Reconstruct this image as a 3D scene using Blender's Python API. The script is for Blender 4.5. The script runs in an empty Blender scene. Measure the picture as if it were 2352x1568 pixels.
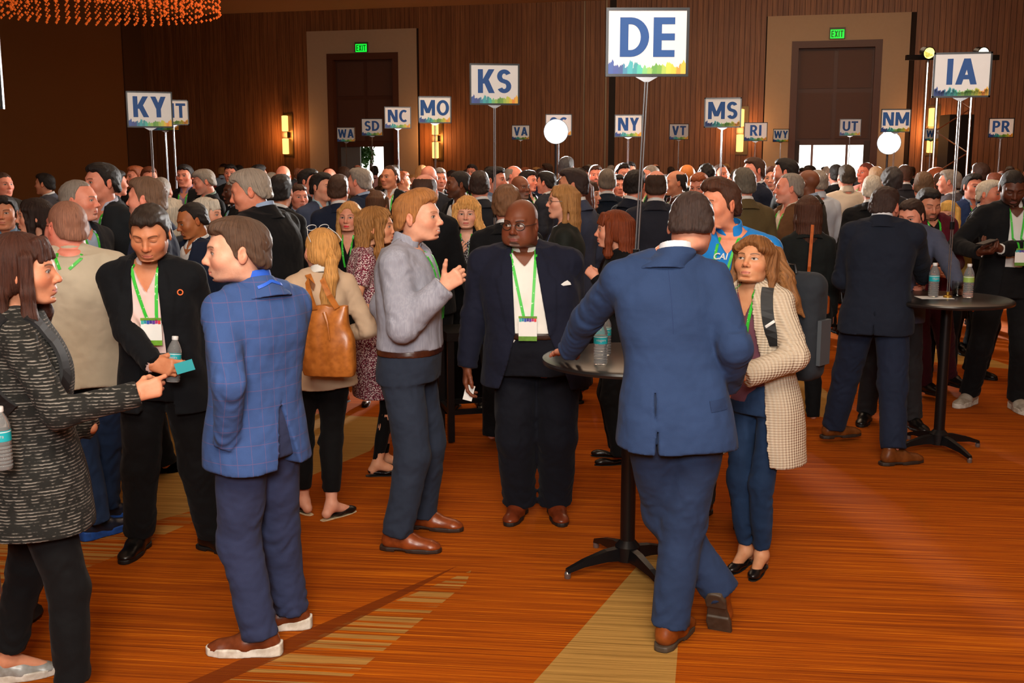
import bpy, math, random
import numpy as np
from mathutils import Vector, Matrix
from mathutils.bvhtree import BVHTree
R = math.radians
random.seed(7); np.random.seed(7)
C = bpy.context.scene.collection
FPX = 2560.0; PITCH = R(9.44); CAMH = 2.0
# ---------------------------------------------------------------- camera
cam = bpy.data.objects.new('camera', bpy.data.cameras.new('camera')); C.objects.link(cam)
cam.location = (0, 0, CAMH); cam.rotation_euler = (R(90) - PITCH, 0, 0)
cam.data.sensor_width = 36; cam.data.lens = FPX / 2352 * 36; cam.data.clip_end = 200
bpy.context.scene.camera = cam
# ---------------------------------------------------------------- world, lamps, exposure
w = bpy.data.worlds.new('world'); bpy.context.scene.world = w; w.use_nodes = True
w.node_tree.nodes['Background'].inputs[0].default_value = (1, .72, .5, 1)
w.node_tree.nodes['Background'].inputs[1].default_value = .12
vs = bpy.context.scene.view_settings
vs.view_transform = 'Standard'; vs.look = 'None'; vs.gamma = 1; vs.use_curve_mapping = False; vs.exposure = 0
cy = bpy.context.scene.cycles; cy.max_bounces = 5; cy.diffuse_bounces = 2; cy.glossy_bounces = 2; cy.transmission_bounces = 5; cy.transparent_max_bounces = 4; cy.caustics_reflective = False; cy.caustics_refractive = False; cy.use_adaptive_sampling = True; cy.adaptive_threshold = .1
def area(name, loc, aim, size, power, col, shape='RECTANGLE', sy=None):
    l = bpy.data.lights.new(name, 'AREA'); l.energy = power; l.color = col; l.shape = shape; l.size = size
    if sy: l.size_y = sy
    o = bpy.data.objects.new(name, l); C.objects.link(o); o.location = loc
    o.rotation_euler = (Vector(aim) - Vector(loc)).to_track_quat('-Z', 'Y').to_euler(); return o
area('camera_flash', (-.15, -1.6, 3.3), (0.3, 7, .6), 1.3, 300, (1, .95, .88), sy=1.0)
area('flash_bounce', (0, 1.0, 5.9), (0, 9, .5), 4.0, 700, (1, .86, .7), sy=4.0)
area('ceiling_wash', (1, 13, 5.9), (1, 14, 0), 8.0, 560, (1, .76, .52), sy=5.0)
area('ceiling_wash_far', (3, 20.5, 5.9), (3, 20, 0), 9.0, 520, (1, .74, .5), sy=5.0)
area('wall_fill', (4, 23.0, 5.7), (4, 30, 2.6), 10.0, 110, (1, .74, .48), sy=1.0)  # added fill light to brighten the back wall, stands for no fitting
STROBES = [(1277, 302, 16.0), (2042, 328, 17.0)]
# ---------------------------------------------------------------- camera geometry
def raydir(px, py):
    u = (px - 1176) / FPX; v = (784 - py) / FPX
    return Vector((u, math.cos(PITCH) + v * math.sin(PITCH), -math.sin(PITCH) + v * math.cos(PITCH)))
def at(px, py, Y):
    d = raydir(px, py); return Vector((0, 0, CAMH)) + d * (Y / d.y)
def ground(px, py):
    d = raydir(px, py); return Vector((0, 0, CAMH)) + d * (-CAMH / d.z)
def s2l(c):
    return tuple((x / 12.92 if x <= .04045 else ((x + .055) / 1.055) ** 2.4) for x in c)
def rgb(r, g, b): return s2l((r / 255, g / 255, b / 255)) + (1,)
# ---------------------------------------------------------------- node helper
class NT:
    def __init__(s, name):
        s.m = bpy.data.materials.new(name); s.m.use_nodes = True; s.t = s.m.node_tree
        s.b = s.t.nodes['Principled BSDF']
    def n(s, typ, **kw):
        nd = s.t.nodes.new(typ)
        for k, v in kw.items(): setattr(nd, k, v)
        return nd
    def put(s, sock, v):
        if isinstance(v, (int, float)): sock.default_value = v
        elif isinstance(v, (tuple, list)): sock.default_value = v
        else: s.t.links.new(v, sock)
    def math(s, op, a, b=0.0, c=None, clamp=False):
        nd = s.n('ShaderNodeMath', operation=op, use_clamp=clamp); s.put(nd.inputs[0], a); s.put(nd.inputs[1], b)
        if c is not None: s.put(nd.inputs[2], c)
        return nd.outputs[0]
    def mix(s, f, a, b, mode='MIX'):
        nd = s.n('ShaderNodeMix', data_type='RGBA', blend_type=mode); s.put(nd.inputs[0], f); s.put(nd.inputs[6], a); s.put(nd.inputs[7], b)
        return nd.outputs[2]
    def ss(s, v, a, b):   # smoothstep a->b
        nd = s.n('ShaderNodeMapRange', interpolation_type='SMOOTHSTEP'); s.put(nd.inputs[0], v); s.put(nd.inputs[1], a); s.put(nd.inputs[2], b)
        return nd.outputs[0]
    def noise(s, vec, scale, detail=3, rough=.5):
        nd = s.n('ShaderNodeTexNoise'); s.put(nd.inputs['Vector'], vec); s.put(nd.inputs['Scale'], scale); s.put(nd.inputs['Detail'], detail); s.put(nd.inputs['Roughness'], rough)
        return nd.outputs[0]
    def vmul(s, vec, v):
        nd = s.n('ShaderNodeVectorMath', operation='MULTIPLY'); s.put(nd.inputs[0], vec); s.put(nd.inputs[1], v); return nd.outputs[0]
    def coord(s): return s.n('ShaderNodeTexCoord').outputs['Object']
    def attr(s, name): return s.n('ShaderNodeAttribute', attribute_name=name).outputs['Vector']
    def xyz(s, vec):
        nd = s.n('ShaderNodeSeparateXYZ'); s.put(nd.inputs[0], vec); return nd.outputs
    def ocol(s): return s.n('ShaderNodeObjectInfo').outputs['Color']
    def bump(s, h, strength, dist=.01):
        nd = s.n('ShaderNodeBump'); s.put(nd.inputs['Strength'], strength); s.put(nd.inputs['Distance'], dist); s.put(nd.inputs['Height'], h)
        s.t.links.new(nd.outputs[0], s.b.inputs['Normal'])
    def out(s, col=None, rough=None, **kw):
        if col is not None: s.put(s.b.inputs['Base Color'], col)
        if rough is not None: s.put(s.b.inputs['Roughness'], rough)
        for k, v in kw.items(): s.put(s.b.inputs[k.replace('_', ' ')], v)
        return s.m
def plain(name, col, rough=.5, metal=0, **kw):
    t = NT(name); n = t.noise(t.coord(), 14)
    c = t.mix(t.math('MULTIPLY', n, .25), col, tuple(x * .7 for x in col[:3]) + (1,))
    return t.out(c, rough, Metallic=metal, **kw)
def emit(name, col, s):
    t = NT(name); return t.out((0, 0, 0, 1), .5, Emission_Color=col, Emission_Strength=s)
# ---------------------------------------------------------------- object helpers
def tag(o, label=None, cat=None, group=None, kind=None):
    if label: o['label'] = label
    if cat: o['category'] = cat
    if group: o['group'] = group
    if kind: o['kind'] = kind
    return o
def empty(name, loc=(0, 0, 0), label=None, cat=None, group=None, rz=0):
    o = bpy.data.objects.new(name, None); C.objects.link(o); o.location = loc; o.rotation_euler = (0, 0, rz); o.empty_display_size = .1
    return tag(o, label, cat, group)
def link(name, me, parent=None, mat=None, col=None, loc=None, kind=None):
    o = bpy.data.objects.new(name, me); C.objects.link(o)
    if mat and not me.materials: me.materials.append(mat)
    elif mat and me.materials[0] != mat:
        o.material_slots[0].link = 'OBJECT'; o.material_slots[0].material = mat
    if parent: o.parent = parent
    if col: o.color = col
    if loc is not None: o.location = loc
    if kind: o['kind'] = kind
    return o
def np_mesh(name, V, Q, smooth=True, attrs=None):
    """V (n,3), Q (m,k) ints with k=3/4 or list of arrays"""
    Qs = Q if isinstance(Q, list) else [Q]
    Qs = [q for q in Qs if len(q)]
    me = bpy.data.meshes.new(name)
    nl = sum(q.size for q in Qs); nf = sum(len(q) for q in Qs)
    me.vertices.add(len(V)); me.vertices.foreach_set('co', np.asarray(V, np.float32).ravel())
    me.loops.add(nl); me.loops.foreach_set('vertex_index', np.concatenate([q.ravel() for q in Qs]).astype(np.int32))
    me.polygons.add(nf)
    tot = np.concatenate([np.full(len(q), q.shape[1]) for q in Qs]); st = np.concatenate([[0], np.cumsum(tot)[:-1]])
    me.polygons.foreach_set('loop_start', st.astype(np.int32))
    me.polygons.foreach_set('use_smooth', np.full(nf, smooth))
    for k, a in (attrs or {}).items():
        at_ = me.attributes.new(k, 'FLOAT_VECTOR', 'POINT'); at_.data.foreach_set('vector', np.asarray(a, np.float32).ravel())
    me.update(calc_edges=True)
    return me
class MB:
    """collects boxes, tubes, lathes into one mesh"""
    def __init__(s): s.v = []; s.f = []
    def add(s, V, F):
        n = len(s.v); s.v += [tuple(v) for v in V]; s.f += [tuple(i + n for i in f) for f in F]; return s
    def box(s, c, d, M=None, bev=0):
        x, y, z = [k / 2 for k in d]
        V = [Vector((sx * x, sy * y, sz * z)) for sx in (-1, 1) for sy in (-1, 1) for sz in (-1, 1)]
        F = [(0, 1, 3, 2), (4, 6, 7, 5), (0, 4, 5, 1), (2, 3, 7, 6), (0, 2, 6, 4), (1, 5, 7, 3)]
        V = [(M @ v if M else v) + Vector(c) for v in V]; return s.add(V, F)
    def tube(s, pts, r, n=8, cap=True):
        pts = [Vector(p) for p in pts]; rs = r if isinstance(r, (list, tuple)) else [r] * len(pts)
        V = []; F = []; up = None
        for i, p in enumerate(pts):
            t = (pts[min(i + 1, len(pts) - 1)] - pts[max(i - 1, 0)]).normalized()
            if up is None: up = t.orthogonal().normalized()
            up = (up - t * up.dot(t)).normalized(); b = t.cross(up)
            for k in range(n):
                a = 2 * math.pi * k / n; V.append(p + (up * math.cos(a) + b * math.sin(a)) * rs[i])
        for i in range(len(pts) - 1):
            for k in range(n):
                a = i * n + k; c = i * n + (k + 1) % n; F.append((a, c, c + n, a + n))
        if cap: F.append(tuple(range(n))[::-1]); F.append(tuple((len(pts) - 1) * n + k for k in range(n)))
        return s.add(V, F)
    def lathe(s, prof, n=24, c=(0, 0, 0), cap=True):
        V = []; F = []
        for r, z in prof:
            for k in range(n):
                a = 2 * math.pi * k / n; V.append((c[0] + r * math.cos(a), c[1] + r * math.sin(a), c[2] + z))
        for i in range(len(prof) - 1):
            for k in range(n):
                a = i * n + k; b = i * n + (k + 1) % n; F.append((a, b, b + n, a + n))
        if cap: F.append(tuple(range(n))[::-1]); F.append(tuple((len(prof) - 1) * n + k for k in range(n)))
        return s.add(V, F)
    def mesh(s, name, smooth=False):
        me = bpy.data.meshes.new(name); me.from_pydata(s.v, [], s.f); me.update()
        if smooth:
            me.polygons.foreach_set('use_smooth', [True] * len(me.polygons))
            me.set_sharp_from_angle(angle=R(35))
        return me
    def build(s, name, mat, parent=None, smooth=False, col=None, kind=None, loc=None):
        return link(name, s.mesh(name, smooth), parent, mat, col, loc, kind)
# ---------------------------------------------------------------- implicit surfaces
class Field:
    def __init__(s, lo, hi, h):
        s.h = h; s.lo = np.array(lo, np.float64) - 2 * h
        s.n = np.ceil((np.array(hi) + 2 * h - s.lo) / h).astype(int) + 1
        s.ax = [(s.lo[i] + h * np.arange(s.n[i])).astype(np.float32) for i in range(3)]
        s.F = np.ones(s.n, np.float32)
    def sl(s, lo, hi):
        r = []
        for i in range(3):
            a = int(max(0, math.floor((lo[i] - s.lo[i]) / s.h))); b = int(min(s.n[i], math.ceil((hi[i] - s.lo[i]) / s.h) + 1))
            if b <= a: return None
            r.append(slice(a, b))
        return tuple(r)
    def grid(s, sl):
        return s.ax[0][sl[0]][:, None, None], s.ax[1][sl[1]][None, :, None], s.ax[2][sl[2]][None, None, :]
    def comb(s, sl, d, k, sub=False):
        a = s.F[sl]
        if sub:
            d = -d
            if k > 0: h = np.maximum(k - np.abs(a - d), 0) / k; s.F[sl] = np.maximum(a, d) + h * h * k * .25
            else: s.F[sl] = np.maximum(a, d)
        else:
            if k > 0: h = np.maximum(k - np.abs(a - d), 0) / k; s.F[sl] = np.minimum(a, d) - h * h * k * .25
            else: s.F[sl] = np.minimum(a, d)
    def cone(s, a, b, ra, rb, k=.01, flat=False, flata=False, sub=False, wr=0, wf=170, mid=None, sq=None):
        """tapered capsule; sq=(axis vector, factor) flattens it across that axis"""
        a = np.array(a, float); b = np.array(b, float); m = max(ra, rb) * (max(1, sq[1]) if sq else 1) + k + 3 * s.h + abs(wr)
        sl = s.sl(np.minimum(a, b) - m, np.maximum(a, b) + m)
        if sl is None: return
        X, Y, Z = s.grid(sl); ab = b - a; L2 = float(ab @ ab) + 1e-12; L = math.sqrt(L2)
        px, py, pz = X - a[0], Y - a[1], Z - a[2]
        tt = (px * ab[0] + py * ab[1] + pz * ab[2]) / L2; t = np.clip(tt, 0, 1)
        dx, dy, dz = px - t * ab[0], py - t * ab[1], pz - t * ab[2]
        if sq:
            ax = np.array(sq[0], float); ax /= np.linalg.norm(ax); q = dx * ax[0] + dy * ax[1] + dz * ax[2]; f = 1 / sq[1] - 1
            dx, dy, dz = dx + q * f * ax[0], dy + q * f * ax[1], dz + q * f * ax[2]
        rr = ra + (rb - ra) * t
        if mid is not None: rr = rr + mid * 4 * t * (1 - t)
        d = np.sqrt(dx * dx + dy * dy + dz * dz) - rr
        if wr:
            ph = 3.1 * np.sin(X * 31 + Y * 27 + 1.1) + 2.3 * np.sin(Z * 19 - X * 33 + Y * 17); d = d + wr * np.sin(t * L * wf + ph) * (.25 + .75 * np.abs(np.cos(math.pi * t)) ** 2) * (.5 + .5 * np.sin(X * 21 - Y * 33 + Z * 9))
        if flat: d = np.maximum(d, (tt - 1) * L)
        if flata: d = np.maximum(d, -tt * L)
        s.comb(sl, d, k, sub)
    def ell(s, c, r, k=.01, M=None, sub=False):
        c = np.array(c, float); m = max(r) + k + 3 * s.h; sl = s.sl(c - m, c + m)
        if sl is None: return
        X, Y, Z = s.grid(sl); X, Y, Z = X - c[0], Y - c[1], Z - c[2]
        if M is not None:
            M = np.array(M); X, Y, Z = [M[0, i] * X + M[1, i] * Y + M[2, i] * Z for i in range(3)]
        q = np.sqrt((X / r[0]) ** 2 + (Y / r[1]) ** 2 + (Z / r[2]) ** 2)
        q2 = np.sqrt((X / r[0] ** 2) ** 2 + (Y / r[1] ** 2) ** 2 + (Z / r[2] ** 2) ** 2) + 1e-6
        s.comb(sl, q * (q - 1) / q2, k, sub)
    def box(s, c, hd, M=None, k=0, sub=False, rad=0):
        c = np.array(c, float); m = float(np.linalg.norm(hd)) + k + 3 * s.h; sl = s.sl(c - m, c + m)
        if sl is None: return
        X, Y, Z = s.grid(sl); X, Y, Z = X - c[0], Y - c[1], Z - c[2]
        if M is not None:
            M = np.array(M); X, Y, Z = [M[0, i] * X + M[1, i] * Y + M[2, i] * Z for i in range(3)]
        q = [np.abs(v) - (hd[i] - rad) for i, v in enumerate((X, Y, Z))]
        o = np.sqrt(sum(np.maximum(v, 0) ** 2 for v in q)); i_ = np.minimum(np.maximum(np.maximum(q[0], q[1]), q[2]), 0)
        s.comb(sl, o + i_ - rad, k, sub)
    def loft(s, zs, cx, cy, ws, ds, yaw, n=2.4, k=.02, sub=False, off=0):
        """horizontal superellipse sections; yaw per section"""
        z0, z1 = zs[0], zs[-1]; m = max(max(ws), max(ds)) + k + 3 * s.h
        sl = s.sl((min(cx) - m, min(cy) - m, z0 - k - 3 * s.h), (max(cx) + m, max(cy) + m, z1 + k + 3 * s.h))
        if sl is None: return
        X, Y, Z = s.grid(sl); z = s.ax[2][sl[2]]
        def ip(v):
            g = np.interp(np.linspace(z0, z1, 60), zs, v); p = np.pad(g, 4, mode='edge'); g = np.convolve(p, np.ones(9) / 9, 'valid')
            return np.interp(z, np.linspace(z0, z1, 60), g)[None, None, :].astype(np.float32)
        CX, CY, W, D, A = ip(cx), ip(cy), ip(ws) + off, ip(ds) + off, ip(yaw)
        x, y = X - CX, Y - CY; ca, sa = np.cos(A), np.sin(A)
        xl, yl = x * ca + y * sa, -x * sa + y * ca
        q = (np.abs(xl / W) ** n + np.abs(yl / D) ** n) ** (1 / n)
        d = (q - 1) * np.minimum(W, D) * 1.05
        d = np.maximum(d, np.maximum(z0 - Z, Z - z1))
        s.comb(sl, d, k, sub)
    def mesh(s, noise=None):
        F = s.F
        F = np.where(F == 0, np.float32(1e-6), F)
        ins = F < 0; c = [ins[a:ins.shape[0] - 1 + a, b:ins.shape[1] - 1 + b, d:ins.shape[2] - 1 + d] for a in (0, 1) for b in (0, 1) for d in (0, 1)]
        tot = sum(x.astype(np.int8) for x in c); act = (tot > 0) & (tot < 8)
        I, J, K = np.nonzero(act); N = len(I)
        idx = np.full(act.shape, -1, np.int32); idx[I, J, K] = np.arange(N)
        cor = [(a, b, d) for a in (0, 1) for b in (0, 1) for d in (0, 1)]
        val = np.stack([F[I + a, J + b, K + d] for a, b, d in cor], 1)
        P = np.zeros((N, 3)); cnt = np.zeros(N)
        for e in range(8):
            for ax in range(3):
                if cor[e][ax]: continue
                o = list(cor[e]); o[ax] = 1; f = cor.index(tuple(o)); va, vb = val[:, e], val[:, f]
                x = (va < 0) != (vb < 0); t = np.where(x, va / np.where(x, va - vb, 1), 0)
                for q in range(3): P[:, q] += np.where(x, cor[e][q] + (t if q == ax else 0), 0)
                cnt += x
        P /= cnt[:, None]; V = np.stack([I, J, K], 1) + P; V = s.lo + V * s.h
        Q = []
        for ax in range(3):
            u, v = (ax + 1) % 3, (ax + 2) % 3
            A = np.take(ins, range(0, ins.shape[ax] - 1), ax); B = np.take(ins, range(1, ins.shape[ax]), ax)
            g = np.nonzero(A != B); g = np.stack(g, 1)
            g = g[(g[:, u] > 0) & (g[:, v] > 0) & (g[:, u] < ins.shape[u] - 1) & (g[:, v] < ins.shape[v] - 1)]
            if not len(g): continue
            du = np.zeros(3, int); du[u] = 1; dv = np.zeros(3, int); dv[v] = 1
            q = [g - du - dv, g - dv, g, g - du]; q = np.stack([idx[x[:, 0], x[:, 1], x[:, 2]] for x in q], 1)
            fl = ins[g[:, 0], g[:, 1], g[:, 2]]; q[~fl] = q[~fl][:, ::-1]; Q.append(q)
        return V, np.concatenate(Q) if Q else np.zeros((0, 4), int)
def n3(X, Y, Z, f, seed=0):
    """cheap folded noise out of warped sines, about -1..1"""
    a = np.sin(X * f * 1.3 + seed + 1.7 * np.sin(Z * f * .7 + Y * f * .5 + seed * 2)); b = np.sin(Z * f * 1.1 + 2.1 * np.sin(X * f * .8 - Y * f * .6 + seed) + seed * 3)
    c = np.sin(Y * f * 1.2 + 1.9 * np.sin(X * f * .5 + Z * f * .9 + seed * 5)); return (a + b + c) / 3
# ================================================================ heads, hair, hands, shoes (canonical, in their own space)
HC = {}
def head_data(kind='man', h=.003):
    """head centre at origin, face towards -y, top at z=.115, chin near z=-.118"""
    key = (kind, h)
    if key in HC: return HC[key]
    wo = kind == 'woman'; hv = kind == 'heavy'
    f = Field((-.115, -.14, -.20), (.115, .13, .13), h)
    J = .046 if wo else (.060 if hv else .053)
    f.ell((0, .014, .032), (.0735, .097, .083), .02)
    f.ell((0, -.022, -.01), (.062 if wo else .065, .074, .082), .03)
    f.ell((0, -.03, -.066), (J, .056, .046), .035)
    f.ell((0, -.077, -.1), (.015 if wo else .02, .016, .016), .03)
    for s in (-1, 1):
        f.cone((s * (J - .006), .0, -.045), (s * .022, -.062, -.1), .014 if not hv else .022, .014, .03)   # jaw line
        f.ell((s * .042, -.056, -.022), (.024, .024, .022), .03)              # cheekbone
        if hv: f.ell((s * .042, -.05, -.06), (.028, .034, .034), .03)
        f.cone((s * .012, -.086, .026 if not wo else .024), (s * .044, -.072, .027), .009 if not wo else .006, .008, .015)
    if hv: f.ell((0, -.03, -.112), (.05, .05, .03), .03)
    nr = .058 if not wo else .047
    if hv: nr = .074
    f.cone((0, .014, -.06), (0, .038, -.21), nr - .004, nr + .004, .03)
    for s in (-1, 1):
        f.ell((s * .031, -.098, .006), (.019, .016, .0125), .012, sub=True)
    f.cone((0, -.085, .016), (0, -.108, -.022), .0065, .0100, .012)
    f.ell((0, -.107, -.027), (.0125 if not wo else .0105, .012, .0095), .008)
    for s in (-1, 1):
        f.ell((s * .0125, -.097, -.031), (.0075, .010, .0075), .006)
        f.ell((s * .031, -.0715, .005), (.0155, .0155, .0140), .003)           # eyeball under its lids
        f.cone((s * .020, -.0855, .0095), (s * .044, -.078, .0095), .0035, .003, .004)   # upper lid fold
    yl = -.0945
    f.ell((0, yl + .014, -.058), (.026, .016, .018), .015)
    for s in (-1, 1): f.cone((s * .005, yl - .0015, -.0550), (s * .022, yl + .011, -.0592), .0036, .0018, .006)
    f.cone((-.010, yl + .0005, -.0660), (.010, yl + .0005, -.0660), .0048, .0048, .006)
    f.cone((-.022, yl + .003, -.0595), (.022, yl + .003, -.0595), .0014, .0014, .003, sub=True)
    f.ell((0, -.09, -.083), (.022, .008, .005), .008, sub=True)
    for s in (-1, 1):
        M = Matrix.Rotation(s * R(22), 3, 'Z') @ Matrix.Rotation(R(-10), 3, 'X')
        f.ell((s * .0775, .012, -.004), (.0085, .0185, .031), .006, M=M)
        f.ell((s * .0875, .010, .002), (.0065, .0115, .017), .004, M=M, sub=True)
        f.ell((s * .080, .006, -.008), (.006, .006, .007), .003, M=M)
    V, Q = f.mesh()
    HC[key] = (V, Q); return HC[key]
HAIR = {}
def hair_data(style, h=.003):
    key = (style, h)
    if key in HAIR: return HAIR[key]
    lng = style in ('long', 'wavy', 'longstraight', 'bob', 'pony', 'puffy', 'lob')
    f = Field((-.15, -.15, -.42 if lng else -.12), (.15, .19, .16), h)
    X, Y, Z = f.grid((slice(None),) * 3)
    t = {'short': .0065, 'buzz': .004, 'thick': .011, 'tall': .007, 'ring': .007, 'recede': .007, 'curly': .020, 'fluffy': .024,
         'long': .013, 'wavy': .017, 'longstraight': .010, 'bob': .016, 'pony': .006, 'puffy': .026, 'lob': .016}[style]
    f.ell((0, .016, .032), (.0755 + t * .75, .098 + t, .083 + t), .0)
    if style in ('tall', 'thick'):
        f.ell((0, -.045, .088), (.058, .052, .034), .03)
        if style == 'tall': f.ell((0, -.02, .098), (.05, .06, .036), .02)
    if style in ('short',): f.ell((0, -.03, .084), (.060, .062, .036), .03)
    # sides that reach down in front of the ear and nape
    for s in (-1, 1): f.ell((s * (.058 + t * .4), .03, -.012), (.022, .055, .055), .01)
    f.ell((0, .075, -.035), (.060, .040, .05), .02)
    # cut away the face: keep only above a hairline that depends on y
    yy = f.ax[1]
    if style == 'recede': ky, kz = [-.12, -.06, -.03, -.008, .004, .03, .06, .1], [.103, .088, .062, .01, -.018, -.018, -.050, -.060]
    elif style in ('ring',): ky, kz = [-.12, -.03, -.015, .0, .012, .035, .06, .1], [.2, .2, .05, .0, -.016, -.022, -.050, -.058]
    elif lng: ky, kz = [-.12, -.075, -.05, -.035, -.02, .0, .06, .1], [.086, .076, .045, .0, -.07, -.5, -.5, -.5]
    else: ky, kz = [-.12, -.075, -.05, -.03, -.014, .000, .012, .034, .06, .1], [.074, .070, .056, .028, -.012, -.024, .022, -.016, -.052, -.062]
    zf = np.interp(yy, ky, kz).astype(np.float32)[None, :, None]
    g = (zf - Z) * .75
    if not lng and style != 'ring': g = g + (.014 * np.clip((np.abs(X) - .030) / .03, 0, 1) ** 1.5 * np.clip((-Y - .03) / .03, 0, 1) + .004 * np.sin(X * 160) * np.clip((-Y - .03) / .03, 0, 1)).astype(np.float32)
    if style == 'recede': g = np.minimum(g, 9) + np.where((np.abs(X) > .028) & (Y < -.01), .018 * (1 - np.clip(-Y * -1, 0, 1)), 0) * np.clip((np.abs(X) - .028) / .02, 0, 1)
    h_ = np.maximum(.008 - np.abs(f.F - g), 0) / .008; f.F = np.maximum(f.F, g) + h_ * h_ * .002
    if style == 'ring':   # bare crown
        d = -(np.sqrt((X / .064) ** 2 + ((Y - .01) / .086) ** 2) - 1) * .065; f.F = np.maximum(f.F, np.where(Z > .02, d, -1).astype(np.float32))
    # ear hole (men)
    if not lng:
        for s in (-1, 1): f.ell((s * .088, .008, -.004), (.022, .016, .026), .004, sub=True)
    def curtain(y0, z1, r, r2, n=7, wave=0, spread=1.0, x0=.074):
        for s in (-1, 1):
            for i in range(n):
                u = i / (n - 1); a = R(8 + 92 * u)
                x, y = s * x0 * math.cos(a) * 1.02, .02 + .088 * math.sin(a)
                if i == 0: x, y = s * (x0 + .004), y0
                p = [(x, y, .05), (x * 1.08, y, -.06), (x * spread + s * wave, y * 1.02, -.14), (x * spread * .98, y * 1.0, z1)]
                for k in range(3): f.cone(p[k], p[k + 1], [r, r, r2][k], [r, r2, r2 * .6][k], .018)
    if style == 'long': curtain(-.02, -.30, .017, .020)
    if style == 'longstraight': curtain(.006, -.34, .015, .017)
    if style == 'wavy': curtain(-.03, -.26, .022, .028, wave=.014, spread=1.18)
    if style == 'puffy': curtain(-.03, -.16, .030, .040, wave=.016, spread=1.35)
    if style == 'bob': curtain(-.03, -.145, .022, .026, spread=1.06)
    if style == 'lob': curtain(-.03, -.20, .020, .026, spread=1.08)
    if style in ('bob', 'lob', 'puffy'):   # fringe
        for i in range(-4, 5): f.cone((i * .011, -.065 + abs(i) * .003, .098), (i * .0135 + .004, -.092 + abs(i) * .0065, .050 - abs(i) * .003), .014, .008, .010)
    if style in ('long', 'wavy', 'longstraight'):
        for s in (-1, 1):
            for i in range(5): f.cone((.010 + s * .014, -.055 + i * .02, .098), (s * (.052 + .004 * i), -.070 + i * .012, .050), .010, .012, .022)
            if style != 'longstraight': f.cone((s * .052, -.066, .05), (s * .074, -.046, -.03), .011, .015, .012); f.cone((s * .074, -.046, -.03), (s * .082, -.03, -.13), .015, .019, .012)
    if style == 'pony':
        g2 = Field((-.15, -.15, -.42), (.15, .19, .16), h)
        for s in (-1, 1): f.ell((s * .052, .035, -.01), (.026, .055, .05), .015)
        f.ell((0, .085, -.03), (.05, .03, .035), .02); f.ell((0, .118, -.006), (.020, .018, .02), .015)
        P = [(0, .118, -.006), (.006, .145, -.05), (.014, .138, -.13), (.030, .118, -.22), (.04, .11, -.30), (.045, .108, -.37)]
        rr = [.017, .027, .034, .033, .024, .008]
        for i in range(5): f.cone(P[i], P[i + 1], rr[i], rr[i + 1], .012, sq=((1, 0, 0), 1.15))
        zz = (np.interp(yy, [-.12, -.06, -.03, .0, .05, .09], [.068, .06, .02, -.03, -.06, -.5]).astype(np.float32)[None, :, None] - Z) * .8
        f.F = np.maximum(f.F, np.where(Y < .09, zz, -1).astype(np.float32))
    # strands
    X2, Y2, Z2 = f.grid((slice(None),) * 3)
    ang = np.arctan2(X2, Y2 - .02 + 1e-4)
    amp = {'curly': .006, 'fluffy': .005, 'wavy': .0050, 'puffy': .006}.get(style, .0022)
    if style in ('buzz', 'ring'): amp = .0008
    fr = {'curly': 95, 'fluffy': 80}.get(style, 0)
    if fr: nz = amp * n3(X2, Y2, Z2, fr)
    else:
        wv = {'wavy': 1.0, 'puffy': 1.0}.get(style, .25)
        nz = amp * (.6 * np.sin(ang * 34 + wv * 2.2 * np.sin(Z2 * 46 + ang * 3)) + .4 * np.sin(ang * 71 + 3 * np.sin(Z2 * 30) + X2 * 90))
        if not lng: nz = amp * n3(X2 * 1.6, Y2 * .8, Z2 * 1.2, 120)
    f.F = f.F + nz.astype(np.float32)
    HAIR[key] = f.mesh(); return HAIR[key]
HMESH = {}
def hair_mesh(style, h):
    if (style, h) not in HMESH:
        V, Q = hair_data(style, h); HMESH[(style, h)] = np_mesh('hair', V, Q)
    return HMESH[(style, h)]
HAND = {}
POSES = {'relaxed': [(18, 28, 18), (24, 32, 20), (30, 36, 22), (34, 38, 24)], 'fist': [(72, 95, 60), (78, 98, 60), (82, 98, 60), (84, 98, 60)],
         'grip': [(42, 52, 34), (46, 54, 34), (50, 56, 36), (54, 56, 36)], 'flat': [(4, 6, 4), (3, 6, 4), (5, 6, 4), (8, 8, 6)],
         'thumb': [(62, 80, 50), (66, 86, 50), (70, 88, 50), (72, 88, 50)], 'phone': [(36, 40, 26), (38, 44, 26), (42, 46, 28), (40, 44, 28)],
         'point': [(30, 46, 30), (66, 90, 50), (74, 92, 50), (76, 92, 50)]}
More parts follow.
